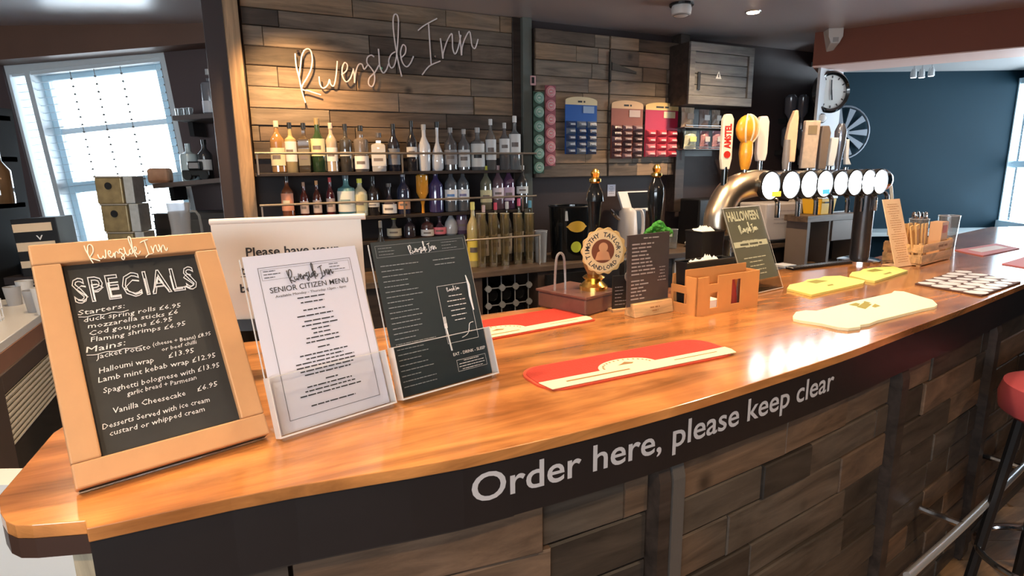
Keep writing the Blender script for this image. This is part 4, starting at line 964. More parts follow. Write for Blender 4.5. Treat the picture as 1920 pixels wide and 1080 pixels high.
# back counter
cs0, cs1 = sL-.05, 2.27; CT = .955
bc = thing('back_counter', 'long dark back counter below the bottle shelves', 'counter', WF)
MB().box(cs0, cs1, -.50, -.012, CT-.035, CT).build('counter_top', MIDW, bc, bevel=.003)
x0c = wpx(905, 560, .45)[0]; x1c = wpx(1003, 560, .45)[0]
for a, b in ((cs0, x0c-.16), (x1c+.20, wpx(1262, 500, .45)[0]), (wpx(1330, 500, .45)[0], cs1)):
    if b-a > .1: MB().box(a+.01, b-.01, -.45, -.02, .06, CT-.036).build('cabinet_body', DARKW, bc)
MB().box(x0c-.15, x0c-.01, -.47, -.02, .06, CT-.036).build('side_panel', mat('panel_brown', (.075, .05, .04), .5, noise=.2), bc)
MB().box(x1c+.01, x1c+.19, -.47, -.02, .06, CT-.036).build('side_panel', MATS['panel_brown'], bc)
MB().box(x0c-.01, x1c+.01, -.06, -.02, .06, CT-.036).build('rack_back', BLACK, bc)
# wine rack: diamond joints
wr_ = thing('wine_rack', 'black wine rack with pale metal joints under the back counter', 'wine rack', fr(WS(x0c, .10, .10), WYAW))
rw = x1c-x0c
MB().box(0, rw, .0, .01, 0, CT-.15).build('rack_backing', BLACK, wr_)
JM = mat('joint_grey', (.40, .42, .44), .4, .3)
ztop_, zbot = CT-.15-.02, 0
for i in range(4):
    x = rw*(.12+.26*i); MB().box(x-.003, x+.003, -.33, -.325, 0, CT-.15).build('upright', JM, wr_)
for j in range(7):
    z = CT-.15-.07-j*.105
    if z < .05: break
    MB().box(.02, rw-.02, -.335, -.33, z-.003, z+.003).build('crossbar', JM, wr_)
    for i in range(4):
        x = rw*(.12+.26*i); d_ = .020
        MB().prism([(x-d_, z-.006), (x-.006, z-d_), (x+.006, z-d_), (x+d_, z-.006), (x+d_, z+.006), (x+.006, z+d_), (x-.006, z+d_), (x-d_, z+.006)], 0, .012, Matrix(((1, 0, 0, 0), (0, 0, 1, -.345), (0, 1, 0, 0), (0, 0, 0, 1)))).build('joint', JM, wr_)
    if j < 6:
        for i in range(3):
            x = rw*(.25+.26*i); MB().cyl(.036, -.30, -.02, Matrix.Translation((x, 0, z-.052)) @ Matrix.Rotation(R(-90), 4, 'X'), 14).build('bottle_base', BLACKG, wr_, smooth=True)

# ---------------------------------------------------------------- bottles
PROF = {
    'round': [(.001, .004), (.86, .0), (1, .02), (1, .58), (.93, .65), (.6, .72), (.34, .78), (.30, .86), (.30, .93)],
    'square': [(.001, .004), (.92, .0), (1, .02), (1, .62), (.92, .67), (.45, .71), (.32, .75), (.30, .86), (.30, .93)],
    'wine': [(.001, .004), (.9, .0), (1, .02), (1, .55), (.85, .63), (.45, .72), (.36, .78), (.34, .93)],
    'bulb': [(.001, .004), (.7, .0), (.95, .05), (1, .22), (.85, .38), (.5, .50), (.28, .58), (.22, .70), (.26, .93)],
    'taper': [(.001, .004), (.78, .0), (.85, .03), (1, .45), (.92, .55), (.55, .66), (.32, .74), (.28, .93)],
    'decanter': [(.001, .004), (.95, .0), (1, .03), (1, .66), (.9, .70), (.35, .74), (.35, .80)],
    'inverted': [(.001, .0), (.25, .0), (.25, .2), (.5, .35), (1, .5), (1, .9), (.8, .93), (.001, .93)]}
GL = {}
def glassy(col, kind):
    key = (tuple(col), kind)
    if key not in GL:
        nm = 'bottle_glass_%d' % len(GL)
        GL[key] = mat(nm, col, .06, coat=.6, spec=.7) if kind == 'solid' else clear(nm, col, .9, body=.35)
    return GL[key]
WAY = {}
def bottle(u, vt, vb, wpxl, shape, glass, lab, cap, label, d=.12, z=None, group=None, solid=True, labz=(.14, .48), band=None, capf=.88, square=0, dz=0):
    s, zb = wpx(u, vb, d); zb = z if z is not None else zb; ztp = wpx(u, vt, d)[1]; h = ztp-zb
    p = WS(s, d, zb); r = wpxl*(p.x*fw.x+p.y*fw.y+(p.z-EYE)*fw.z)/F/2
    t = thing('bottle', label, 'bottle', fr(p, WYAW-R(20)), group)
    g = glassy(glass, 'solid' if solid else 'clear')
    MB().lathe([(a*r, b*h) for a, b in PROF[shape]], n=16, sq=square).build('glass_body', g, t, smooth=True)
    rc = r*.36
    MB().lathe([(rc, h*capf), (rc*1.02, h*.995), (rc*.8, h)], n=12).build('cap', mat('cap_%d_%d_%d' % tuple(int(c*99) for c in cap), cap, .35), t, smooth=True)
    if lab:
        lm = mat('label_%d_%d_%d' % tuple(int(c*99) for c in lab), lab, .55)
        def arc(z0, z1, k, mm, nm, par, a0=-165, a1=-15):
            vs = []; n = 10
            for i in range(n+1):
                a = R(a0+(a1-a0)*i/n); ca, sa = math.cos(a), math.sin(a)
                if square: q = 1+(1/max(abs(ca), abs(sa))-1)*square; ca *= q*.86; sa *= q*.86
                vs += [(r*k*ca, r*k*sa, z0*h), (r*k*ca, r*k*sa, z1*h)]
            return MB().add(vs, [(2*i, 2*i+2, 2*i+3, 2*i+1) for i in range(n)]).build(nm, mm, par, smooth=True)
        L = arc(labz[0], labz[1], 1.03, lm, 'label', t)
        zc = (labz[0]+labz[1])/2; hh_ = (labz[1]-labz[0])
        arc(zc-hh_*.12, zc+hh_*.10, 1.05, mat('band_%d_%d_%d' % tuple(int(c*99) for c in (band or (.2, .16, .14))), band or (.2, .16, .14), .5), 'label_band', L, -125, -60)
    return t
Wt, Cr, Bk = (.78, .76, .72), (.80, .68, .42), (.02, .02, .02)
G1 = 'bottles on the top back-bar shelf'
top = [ # u, v_top, width, shape, glass, solid, label, cap, kw, words
 (496, 226, 26, 'round', (.30, .16, .06), 1, Cr, (.75, .62, .45), {}, 'amber bottle with broad cream label, first from the left on the top shelf'),
 (522, 229, 22, 'square', (.45, .33, .16), 1, Wt, Bk, {'labz': (.22, .62)}, 'honey-coloured bottle with tall white label, second from the left on the top shelf'),
 (549, 230, 24, 'square', (.07, .05, .03), 1, (.20, .17, .12), Bk, {'square': .8}, 'dark square bottle with slanted dark label, third from the left on the top shelf'),
 (576, 221, 26, 'wine', (.03, .06, .025), 1, (.80, .72, .40), (.30, .22, .10), {'labz': (.30, .62)}, 'dark green bottle with yellow label, fourth from the left on the top shelf'),
 (602, 230, 22, 'round', (.42, .34, .26), 1, Wt, (.70, .50, .42), {'labz': (.22, .50)}, 'pale bottle with pinkish round stopper, fifth from the left on the top shelf'),
 (630, 232, 23, 'square', (.05, .045, .04), 1, (.55, .53, .50), Bk, {'labz': (.33, .42)}, 'dark bottle with narrow grey label, sixth from the left on the top shelf'),
 (660, 235, 27, 'decanter', (.14, .12, .11), 1, (.82, .80, .78), Bk, {'labz': (.06, .34)}, 'smoky bottle with big white low label, seventh from the left on the top shelf'),
 (695, 249, 30, 'decanter', (.45, .45, .46), 1, (.60, .60, .62), (.10, .09, .09), {'square': .9}, 'squat square silver-grey bottle on the top shelf'),
 (724, 232, 23, 'wine', (.02, .02, .03), 1, (.20, .20, .22), Bk, {}, 'black bottle with dark neck, right of the squat silver one'),
 (760, 226, 20, 'wine', (.02, .02, .025), 1, (.70, .68, .66), Bk, {'labz': (.28, .48)}, 'slim black bottle with grey-white label, left of the two white bottles'),
 (784, 233, 24, 'taper', (.80, .80, .82), 1, None, (.62, .60, .58), {}, 'opaque white bottle with pale cap, left one of the white pair'),
 (810, 228, 23, 'bulb', (.78, .78, .80), 1, None, Bk, {}, 'opaque white bottle with black cap, right one of the white pair'),
 (836, 239, 24, 'round', (.30, .28, .28), 0, (.35, .33, .33), (.35, .33, .32), {}, 'clear dim bottle just right of the white pair'),
 (862, 242, 23, 'round', (.40, .38, .38), 0, (.72, .70, .68), (.45, .42, .40), {'labz': (.08, .50)}, 'clear bottle with long white label right of the dim clear one'),
 (889, 239, 26, 'square', (.42, .41, .40), 0, (.75, .74, .70), (.5, .48, .46), {'band': Bk, 'labz': (.08, .62)}, 'clear bottle with black band over white label on the top shelf'),
 (915, 223, 20, 'round', (.40, .38, .36), 0, (.80, .79, .77), (.78, .77, .75), {'labz': (.2, .6)}, 'tall clear bottle with white cap, third from the right on the top shelf'),
 (942, 230, 20, 'round', (.38, .36, .36), 0, (.80, .79, .77), (.55, .54, .52), {'labz': (.34, .66)}, 'clear bottle with pale grey stopper, second from the right on the top shelf'),
 (962, 217, 22, 'square', (.50, .50, .50), 0, (.80, .79, .77), (.88, .87, .85), {'labz': (.28, .66)}, 'tall clear bottle with bright white cap at the right end of the top shelf')]
for (u, vt, wd, sh, gl, so, lb, cp, kw, words) in top: bottle(u, vt, 0, wd, sh, gl, lb, cp, words, z=z1, group=G1, solid=bool(so), **kw)
G2 = 'bottles on the middle back-bar shelf'
mid = [
 (507, 330, 22, 'round', (.16, .05, .02), 1, (.70, .30, .18), Bk, {'labz': (.2, .6), 'band': (.8, .7, .5)}, 'red-and-cream labelled brown bottle at the left end of the middle shelf'),
 (540, 342, 16, 'wine', (.10, .015, .01), 1, (.60, .45, .40), (.45, .25, .16), {}, 'small dark red bottle, second from the left on the middle shelf'),
 (566, 339, 16, 'wine', (.10, .02, .01), 1, (.62, .48, .42), (.75, .35, .12), {}, 'small dark red bottle with orange cap on the middle shelf'),
 (593, 333, 16, 'wine', (.12, .015, .02), 1, (.60, .46, .42), (.70, .06, .06), {}, 'small dark red bottle with bright red cap on the middle shelf'),
 (625, 326, 32, 'square', (.12, .30, .32), 1, (.78, .80, .74), (.15, .18, .20), {'labz': (.12, .60), 'band': (.25, .35, .35)}, 'large blue-green bottle with white label on the middle shelf'),
 (652, 335, 27, 'round', (.62, .58, .40), 1, (.66, .60, .35), (.90, .85, .10), {'labz': (.14, .58)}, 'clear pale bottle with bright yellow cap right of the blue-green one'),
 (678, 331, 23, 'wine', (.025, .02, .02), 1, (.68, .66, .62), Bk, {'labz': (.22, .34)}, 'black bottle with narrow white band on the middle shelf'),
 (710, 344, 27, 'bulb', (.05, .04, .05), 1, (.85, .80, .75), (.15, .13, .12), {'labz': (.05, .34)}, 'dark round bottle with white heart-like label on the middle shelf'),
 (739, 322, 24, 'wine', (.03, .035, .07), 1, (.65, .33, .18), (.35, .36, .42), {'labz': (.12, .34)}, 'dark blue bottle with orange label on the middle shelf'),
 (777, 322, 23, 'inverted', (.85, .36, .04), 1, None, (.7, .68, .66), {}, 'bright orange upturned bottle in the centre of the middle shelf'),
 (804, 317, 27, 'round', (.05, .04, .14), 1, None, (.22, .22, .30), {}, 'dark violet-blue bottle right of the orange one'),
 (834, 313, 24, 'round', (.30, .33, .38), 0, (.85, .86, .88), (.85, .85, .86), {'labz': (.25, .50), 'band': (.1, .25, .6)}, 'clear bottle with white cap and blue-marked label, left of its twin'),
 (858, 313, 23, 'round', (.30, .32, .36), 0, (.82, .83, .86), (.82, .82, .84), {'labz': (.25, .50), 'band': (.2, .2, .4)}, 'clear bottle with white cap and plain label, right of its twin'),
 (904, 311, 22, 'round', (.50, .48, .34), 0, (.75, .68, .40), (.90, .85, .08), {'labz': (.18, .46)}, 'clear bottle with yellow cap and cream label on the middle shelf'),
 (928, 310, 22, 'round', (.45, .28, .34), 0, (.82, .70, .74), (.45, .30, .32), {'labz': (.25, .5)}, 'pink-tinted bottle with mauve cap on the middle shelf'),
 (949, 309, 22, 'round', (.30, .14, .30), 0, (.62, .45, .58), (.40, .33, .38), {'labz': (.2, .5)}, 'purple bottle beside the pink-tinted one'),
 (976, 310, 22, 'round', (.05, .05, .05), 1, (.78, .78, .76), (.85, .84, .82), {'labz': (.35, .52)}, 'dark bottle with white cap at the right end of the middle shelf')]
for (u, vt, wd, sh, gl, so, lb, cp, kw, words) in mid: bottle(u, vt, 0, wd, sh, gl, lb, cp, words, z=z2, group=G2, solid=bool(so), **kw)
G3 = 'bottles on the lowest back-bar shelf'
low = [
 (717, 407, 27, 'bulb', (.40, .38, .36), 0, (.60, .56, .44), (.85, .75, .12), {}, 'round clear bottle with yellow stopper above the dark menu'),
 (748, 408, 22, 'wine', (.04, .03, .04), 1, None, (.1, .1, .1), {}, 'black bottle with no label on the lowest shelf'),
 (784, 408, 24, 'round', (.10, .04, .04), 1, (.82, .80, .78), (.12, .08, .08), {'labz': (.05, .38)}, 'dark red bottle with white low label on the lowest shelf'),
 (809, 403, 25, 'bulb', (.08, .04, .06), 1, (.80, .22, .28), (.12, .10, .14), {'labz': (.1, .42)}, 'rounded bottle with pinkish-red label on the lowest shelf'),
 (832, 378, 26, 'bulb', (.55, .58, .62), 1, None, (.60, .64, .70), {}, 'frosted bulb-shaped bottle with long neck on the lowest shelf'),
 (854, 381, 22, 'round', (.10, .06, .12), 1, (.22, .16, .22), (.80, .80, .82), {}, 'dark purple bottle with white cap on the lowest shelf')]
for (u, vt, wd, sh, gl, so, lb, cp, kw, words) in low: bottle(u, vt, 0, wd, sh, gl, lb, cp, words, z=z3, group=G3, solid=bool(so), **kw)
G4 = 'bottles standing on the back counter'
cnt = [
 (689, 415, 18, 'wine', (.03, .03, .03), 1, (.78, .72, .30), (.2, .2, .2), {'labz': (.2, .6), 'd': .40}, 'narrow dark bottle with yellow label on the back counter left of the dark menu'),
 (876, 379, 23, 'round', (.60, .50, .22), 1, (.90, .72, .12), (.92, .85, .25), {'labz': (.1, .45), 'd': .30}, 'pale gold bottle with yellow cap and label left of the tall glasses'),
 (898, 385, 18, 'round', (.30, .24, .14), 0, (.5, .45, .4), (.80, .60, .58), {'d': .22}, 'bottle with pale pink cap behind the first tall glass'),
 (922, 380, 18, 'round', (.30, .24, .14), 0, (.5, .45, .4), (.80, .08, .14), {'d': .22}, 'bottle with red cap behind the second tall glass'),
 (945, 378, 18, 'round', (.28, .24, .2), 0, (.5, .45, .4), (.78, .76, .74), {'d': .22}, 'bottle with white cap behind the third tall glass'),
 (969, 372, 18, 'round', (.28, .24, .14), 0, (.5, .45, .4), (.85, .12, .25), {'d': .22}, 'bottle with crimson cap behind the fourth tall glass'),
 (991, 376, 18, 'round', (.28, .24, .14), 0, (.5, .45, .4), (.15, .45, .62), {'d': .22}, 'bottle with turquoise cap behind the fifth tall glass')]
for (u, vt, wd, sh, gl, so, lb, cp, kw, words) in cnt: bottle(u, vt, 0, wd, sh, gl, lb, cp, words, z=CT, group=G4, solid=bool(so), **kw)
SODA = clear('soda_glass', (.95, .88, .66), 2.2, rough=.08, body=.05)
for i, (u, wd) in enumerate(((903, 20), (925, 20), (947, 20), (971, 20), (993, 19))):
    s, _ = wpx(u, 470, .36); p = WS(s, .36, CT); h = wpx(u, 400, .36)[1]-CT
    t = thing('tall_glass', ('first', 'second', 'third', 'fourth', 'fifth')[i]+' tall golden-tinted glass from the left on the back counter', 'glass', fr(p, WYAW), 'tall glasses on the back counter')
    MB().lathe([(.001, .006), (.024, .0), (.026, .02), (.029, h), (.027, h), (.0235, .03), (.001, .028)], n=18).build('glass_wall', SODA, t, smooth=True)
    MB().tube([(.028*math.cos(a), .028*math.sin(a), h) for a in [2*math.pi*k/18 for k in range(18)]], .0016, 5, closed=True).build('rim', mat('glass_rim_gold', (.85, .75, .5), .15), t, smooth=True)
MB_ = MB().tube([(x0c-.16, -.43, zat(940, 446, .43)), (x1c+.05, -.43, zat(940, 446, .43))], .006, 8).build('glass_rail', RAILM, bc, smooth=True)
for x in (x0c-.155, x1c+.045): MB().tube([(x, -.43, CT), (x, -.43, zat(940, 446, .43))], .005, 8).build('rail_post', RAILM, bc, smooth=True)
s, _ = wpx(1014, 450, .36)
tumbler('beer_mug', 'thick clear mug at the right end of the tall glasses', fr(WS(s, .36, CT), WYAW), .042, .20, m=clear('mug_clear', (.7, .72, .74), .9, body=.35))

# ---------------------------------------------------------------- planked cupboard doors and what hangs on them
ca, cbx = wpx(1002, 200, .06)[0], wpx(1274, 200, .06)[0]; czb = (zat(1010, 330, .06)+zat(1270, 331, .06))/2
cup = thing('wall_cupboard', 'plank-faced wall cupboard with black latch right of the bottle shelves', 'cupboard', fr(WS(ca, 0, czb), WYAW))
CW_, CH_ = cbx-ca, CZ-.06-czb
MB().box(0, CW_, -.055, -.001, 0, CH_).build('cupboard_body', DARKW, cup)
rg = random.Random(14); z = CH_; mid_ = wpx(1139, 200, .06)[0]-ca
while z > .01:
    h = min(.095*rg.uniform(.85, 1.2), z)
    if z-h < .03: h = z
    for a0_, a1_ in ((0, mid_-.004), (mid_+.004, CW_)):
        x = a0_
        while x < a1_-.01:
            e = min(x+rg.uniform(.12, .6), a1_)
            if a1_-e < .08: e = a1_
            plank(cup, (x+e)/2, -(.056+.009+rg.uniform(0, .008)), z-h/2, e-x-.003, .018, h-.003, PLANK); x = e
    z -= h
g = MB(); zl = zat(1136, 125, .08)-czb
g.box(mid_-.008, mid_+.008, -.09, -.075, zl-.10, zl+.10); g.build('latch_bolt', BLACK, cup, bevel=.002)
g = MB(); g.prism([(mid_+.01, zl+.03), (mid_+.22, zl-.02), (mid_+.22, zl-.035), (mid_+.01, zl-.02)], 0, .01, Matrix(((1, 0, 0, 0), (0, 0, 1, -.092), (0, 1, 0, 0), (0, 0, 0, 1)))); g.build('hinge_strap', BLACK, cup)
# pouch strips
def strip(label, us, vs_, m1_, m2_, wd, d=.095):
    s, z = wpx(us, vs_[0], d); _, zb = wpx(us, vs_[-1], d)
    t = thing('badge_strip', label, 'display strip', fr(WS(s, d, zb-.04), WYAW))
    MB().box(-wd, wd, .0, .004, 0, (z-zb)+.08).build('backing_card', m1_, t)
    for v in vs_:
        zz = wpx(us, v, d)[1]-(zb-.04); MM = Matrix.Translation((0, 0, zz)) @ Matrix.Rotation(R(90), 4, 'X')
        b = MB().lathe([(.036, 0), (.036, .007), (.030, .009), (.001, .009)], MM, 22).build('round_tin', m2_, t, smooth=True)
        g = MB(); g.tube([(.022*math.cos(a), .022*math.sin(a), .0092) for a in [R(30+40*i) for i in range(8)]], .0017, 4, M=MM); g.box(-.009, .009, -.002, .003, .009, .0105, MM); g.build('tin_mark', mat('tin_mark', (.75, .75, .70), .5), b)
    return t
strip('vertical strip of six round green tins on the post', 1010, (183.6, 210, 237, 263, 288, 314), mat('strip_green', (.03, .07, .045), .6), mat('tin_green', (.20, .36, .28), .4, noise=.2), .04)
strip('vertical strip of six round pink tins beside the green ones', 1032, (172, 198, 224, 250, 275.5, 300), mat('strip_pink', (.30, .08, .10), .6), mat('tin_pink', (.62, .24, .26), .4, noise=.2), .04)
t = thing('small_clip', 'small pink and dark clip above the green tin strip', 'clip', fr(WS(wpx(1000, 150, .095)[0], .095, wpx(1000, 160, .095)[1]), WYAW))
MB().box(-.02, .02, 0, .01, 0, .06).build('clip_body', mat('clip_pink', (.6, .35, .35), .5), t, bevel=.003); MB().box(-.012, .006, -.002, 0, .012, .05).build('clip_slot', BLACK, t)
# hanging snack cards
def snack(label, px, cols, head, nx, ny, sd, packs, htext=False):
    (u0, v0), (u1, v1), vh = px
    d = .10; s0_, zt_ = wpx(u0, v0, d); s1_, zb_ = wpx(u1, v1, d); w_, h_ = s1_-s0_, zt_-zb_
    t = thing('snack_card', label, 'snack card', fr(WS(s0_, d, zb_), WYAW))
    MB().box(0, w_, 0, .004, 0, h_*.93).build('backing_card', cols[0], t)
    MB().prism([(w_/2+w_/2*math.cos(a), h_*.93+h_*.07*math.sin(a)) for a in [math.pi*i/16 for i in range(17)]]+[(0, h_*.86), (w_, h_*.86)], 0, .005, Matrix(((1, 0, 0, 0), (0, 0, 1, -.002), (0, 1, 0, 0), (0, 0, 0, 1)))).build('header', head, t)
    zh = h_*(1-vh)
    g = MB(); lines(g, w_*.25, w_*.75, h_*.90, h_*.90, 1, h_*.05, y=-.003, seed=sd); g.build('header_mark', INK, t)
    g = MB(); g.box(w_*.55, w_*.9, -.004, -.001, h_*.72, h_*.84); g.build('price_flash', mat('flash_%d' % sd, packs[1], .4), t)
    rg = random.Random(sd); cw_ = w_/nx; ch = zh/ny
    base = None
    for i in range(nx):
        for j in range(ny):
            k = MB(); a, b = i*cw_+cw_*.06, (i+1)*cw_-cw_*.06; z_ = j*ch
            # pillow-shaped packet
            y0 = -.004; vs = [(a, y0, z_), (b, y0, z_), (b, y0, z_+ch*.98), (a, y0, z_+ch*.98), ((a+b)/2-cw_*.3, y0-.024, z_+ch*.3), ((a+b)/2+cw_*.3, y0-.024, z_+ch*.3), ((a+b)/2+cw_*.3, y0-.018, z_+ch*.72), ((a+b)/2-cw_*.3, y0-.018, z_+ch*.72)]
            k.add(vs, [(3, 2, 1, 0), (4, 5, 6, 7), (0, 1, 5, 4), (1, 2, 6, 5), (2, 3, 7, 6), (3, 0, 4, 7)])
            o = k.build('packet', cols[1+rg.randrange(len(cols)-1)], t)
            MB().box((a+b)/2-cw_*.2, (a+b)/2+cw_*.22, y0-.0262, y0-.0245, z_+ch*.36, z_+ch*.60).build('packet_mark', mat('pk_mark_%d' % sd, packs[0], .5), o)
    return t
BLUE = mat('snack_blue', (.03, .12, .42), .35)
snack('blue hanging snack card with cream header and rows of small packets', ((1060, 180), (1118, 289), .42), [BLUE, mat('pkt_navy', (.04, .07, .16), .3), mat('pkt_slate', (.12, .17, .26), .3), mat('pkt_grey', (.22, .25, .30), .25)], mat('head_cream', (.75, .62, .38), .5), 3, 5, 31, ((.45, .50, .58), (.30, .42, .62)))
snack('brown and red hanging snack card between the blue and the crimson ones', ((1147, 187), (1203, 297), .42), [mat('card_brown', (.30, .09, .06), .5), mat('pkt_br', (.16, .07, .07), .3), mat('pkt_mv', (.28, .16, .17), .3), mat('pkt_dk', (.07, .04, .045), .3)], mat('head_tan', (.72, .46, .26), .5), 3, 6, 32, ((.50, .36, .34), (.6, .45, .4)))
snack('crimson hanging snack card with pink packets at the right', ((1211, 191), (1268, 294), .5), [mat('card_crimson', (.50, .03, .08), .45), mat('pkt_pink', (.62, .16, .20), .35), mat('pkt_red', (.50, .05, .08), .35)], mat('head_gold', (.80, .55, .22), .5), 3, 4, 33, ((.80, .55, .52), (.85, .70, .45)))
t = thing('side_card', 'narrow pale red card hanging right of the crimson snack card', 'card', fr(WS(wpx(1268, 280, .10)[0], .10, wpx(1268, 300, .10)[1]), WYAW))
MB().box(.012, .055, 0, .004, 0, .36).build('card', mat('card_pale', (.50, .22, .20), .5, noise=.3, nscale=20), t)

# ---------------------------------------------------------------- grey wall cabinet with warning triangle, crisp shelves
a, b = wpx(1292, 120, .28)[0], wpx(1412, 120, .28)[0]; zt_, zb_ = zat(1300, 78, .28), zat(1330, 197, .28)
wc = thing('wall_cabinet', 'weathered grey wall cabinet with a small warning triangle', 'cabinet', fr(WS(a, 0, zb_), WYAW))
w_, h_ = b-a, min(zt_, CZ-.01)-zb_
GREYW = wood('grey_wood', [(.07, .065, .065), (.14, .13, .12), (.10, .09, .09)], rough=.6, rand=False, knots=False)
MB().box(0, w_, -.27, -.001, 0, h_).build('carcass', DARKW, wc)
for x0_, x1_, zz0, zz1 in ((0, w_, 0, .06), (0, w_, h_-.06, h_), (0, .05, .06, h_-.06), (w_-.05, w_, .06, h_-.06)): MB().box(x0_, x1_, -.29, -.271, zz0, zz1).build('door_frame', GREYW, wc, bevel=.003)
n = 4
for i in range(n):
    z_ = .06+(h_-.12)*i/n; plank(wc, w_/2, -.276, z_+(h_-.12)/n/2, w_-.102, .01, (h_-.12)/n-.004, GREYW)
MB().box(.08, .105, -.290, -.283, .10, .22).build('handle', BLACK, wc, bevel=.002)
wx, wz = wpx(1351, 141, .30); wx -= a; wz -= zb_
TM = Matrix(((1, 0, 0, wx), (0, 0, 1, -.283), (0, 1, 0, wz), (0, 0, 0, 1)))
tr = MB().prism([(-.028, -.022), (.028, -.022), (0, .030)], 0, .002, TM).build('warning_triangle', mat('tri_white', (.62, .62, .58), .5), wc)
MB().prism([(-.004, -.012), (.004, -.012), (.004, .012), (-.004, .012)], -.001, .0, TM).build('warning_mark', INK, tr)
cr = thing('crisp_shelf', 'two-tier dark wire shelf of snack bags right of the cupboard', 'shelf', WF)
ca0, ca1 = wpx(1284, 240, .2)[0], wpx(1372, 240, .2)[0]
tiers = [zat(1330, 239, .2), zat(1330, 279, .2)]
for z_ in tiers:
    MB().box(ca0, ca1, -.20, -.005, z_-.006, z_).build('tier', mat('wire_grey', (.16, .15, .15), .4, .5), cr)
    MB().tube([(ca0, -.205, z_+.012), (ca1, -.205, z_+.012)], .004, 6).build('front_wire', STEEL, cr)
MB().box(ca0, ca1, -.012, -.002, tiers[1]-.05, tiers[0]+.16).build('shelf_back', BLACK, cr)
def bag(u, v0, v1, wd, col, label, d=.15, sd=0, nm='snack_bag', grp='snack bags on the wire shelf', col2=None, zf=None):
    s, zb_ = wpx(u, v1, d); zb_ = zf if zf is not None else zb_; zt_ = wpx(u, v0, d)[1]; p = WS(s, d, zb_)
    r = wd*(p.y*fw.y+(p.z-EYE)*fw.z)/F/2; h = zt_-zb_; t = thing(nm, label, 'snack bag', fr(p, WYAW), grp)
    k = MB(); n = 6; rg = random.Random(sd); vs = []
    for j in range(5):
        q = j/4; th = .03*math.sin(math.pi*q)+.002
        for i in range(n+1):
            x = -r+2*r*i/n; y = th*math.sin(math.pi*i/n)+.002
            vs.append((x*(1-.08*math.sin(math.pi*q)), -y+rg.uniform(-.003, .003), q*h))
    m_ = len(vs); vs += [(x, -y*.6+.004, z) for x, y, z in vs]
    fs = []
    for j in range(4):
        for i in range(n):
            a_ = j*(n+1)+i; fs.append((a_, a_+1, a_+n+2, a_+n+1)); fs.append((m_+a_, m_+a_+n+1, m_+a_+n+2, m_+a_+1))
    k.add(vs, fs).build('bag_body', mat('bag_%d' % sd, col, .35), t)
    MB().box(-r*.55, r*.5, -.037, -.0345, h*.4, h*.68).build('bag_print', mat('bagp_%d' % sd, col2 or (.55, .5, .45), .5), t)
bag(1299, 202, 0, 30, (.55, .40, .28), 'tan snack bag at the left of the upper tier', sd=61, zf=tiers[0], col2=(.35, .22, .14))
bag(1331, 206, 0, 24, (.30, .22, .20), 'brown snack bag with pale print on the upper tier', sd=62, zf=tiers[0], col2=(.65, .62, .6))
bag(1354, 207, 0, 20, (.42, .34, .28), 'pale brown snack bag at the right of the upper tier', sd=63, zf=tiers[0])
bag(1306, 246, 0, 30, (.60, .60, .45), 'pale yellow-green snack bag on the lower tier', sd=64, zf=tiers[1], col2=(.75, .7, .2))
bag(1334, 246, 0, 22, (.42, .20, .22), 'dull red snack bag on the lower tier', sd=65, zf=tiers[1])
bag(1358, 246, 0, 22, (.48, .26, .30), 'mauve snack bag at the right of the lower tier', sd=66, zf=tiers[1])
# ---------------------------------------------------------------- things standing on the back counter, centre
def onc(u, d): return wpx(u, 440, d)[0]
def W2(u0, u1, v, d): return wpx(u1, v, d)[0]-wpx(u0, v, d)[0]
t = thing('ice_bucket', 'black bucket with lemon and lime pictures on the back counter', 'bucket', fr(WS(onc(1070, .3), .30, CT), WYAW-R(15)))
hb_ = zat(1070, 386, .3)-CT; wb_ = W2(1033, 1108, 420, .3)/2*.93
MB().lathe([(.001, 0), (wb_*.88, 0), (wb_*.9, .01), (wb_, hb_), (wb_*.96, hb_), (wb_*.85, .02), (.001, .02)], n=32).build('bucket_body', BLACKG, t, smooth=True)
MB().tube([(wb_*math.cos(a), wb_*math.sin(a), hb_) for a in [2*math.pi*k/30 for k in range(30)]], .005, 6, closed=True).build('rim', BLACK, t, smooth=True)
def decal(cx, cz, rx, rz, m_, nm, par):
    n = 24; vs = []; fs = []
    def on(x, z): rr = wb_*(.9+.1*z/hb_)+.0016; return (x, -math.sqrt(max(rr*rr-x*x, 1e-6)), z)
    for k in range(5):
        for i in range(n):
            a = 2*math.pi*i/n; q = k/4; px_ = rx*q*math.cos(a)*(1.2 if abs(math.cos(a)) > .97 and nm == 'lemon_picture' else 1); vs.append(on(cx+px_, cz+rz*q*math.sin(a)))
    for k in range(4):
        for i in range(n): fs.append((k*n+i, k*n+(i+1) % n, (k+1)*n+(i+1) % n, (k+1)*n+i))
    return MB().add(vs, fs).build(nm, m_, par)
decal(.0, hb_*.64, .058, .036, mat('lemon_yellow', (.88, .52, .05), .5), 'lemon_picture', t)
lm = decal(-.004, hb_*.26, .034, .036, mat('lime_yellow', (.75, .85, .08), .5), 'lime_picture', t)
MB().box(-.075, -.055, -wb_*.82-.01, -wb_*.82, hb_*.75, hb_*.93).build('scoop_clip', WHITE, t)
kt = thing('kettle', 'white kettle jug on the back counter between the two pump handles', 'kettle', fr(WS(onc(1176, .28), .28, CT), WYAW-R(10)))
hk_ = zat(1176, 390, .28)-CT; rk = W2(1160, 1190, 420, .28)/2
KW = mat('kettle_white', (.80, .74, .70), .35)
MB().lathe([(.001, 0), (rk*1.05, 0), (rk*1.08, .015), (rk, hk_*.5), (rk*.85, hk_*.92), (rk*.5, hk_), (.001, hk_)], n=28).build('kettle_body', KW, kt, smooth=True)
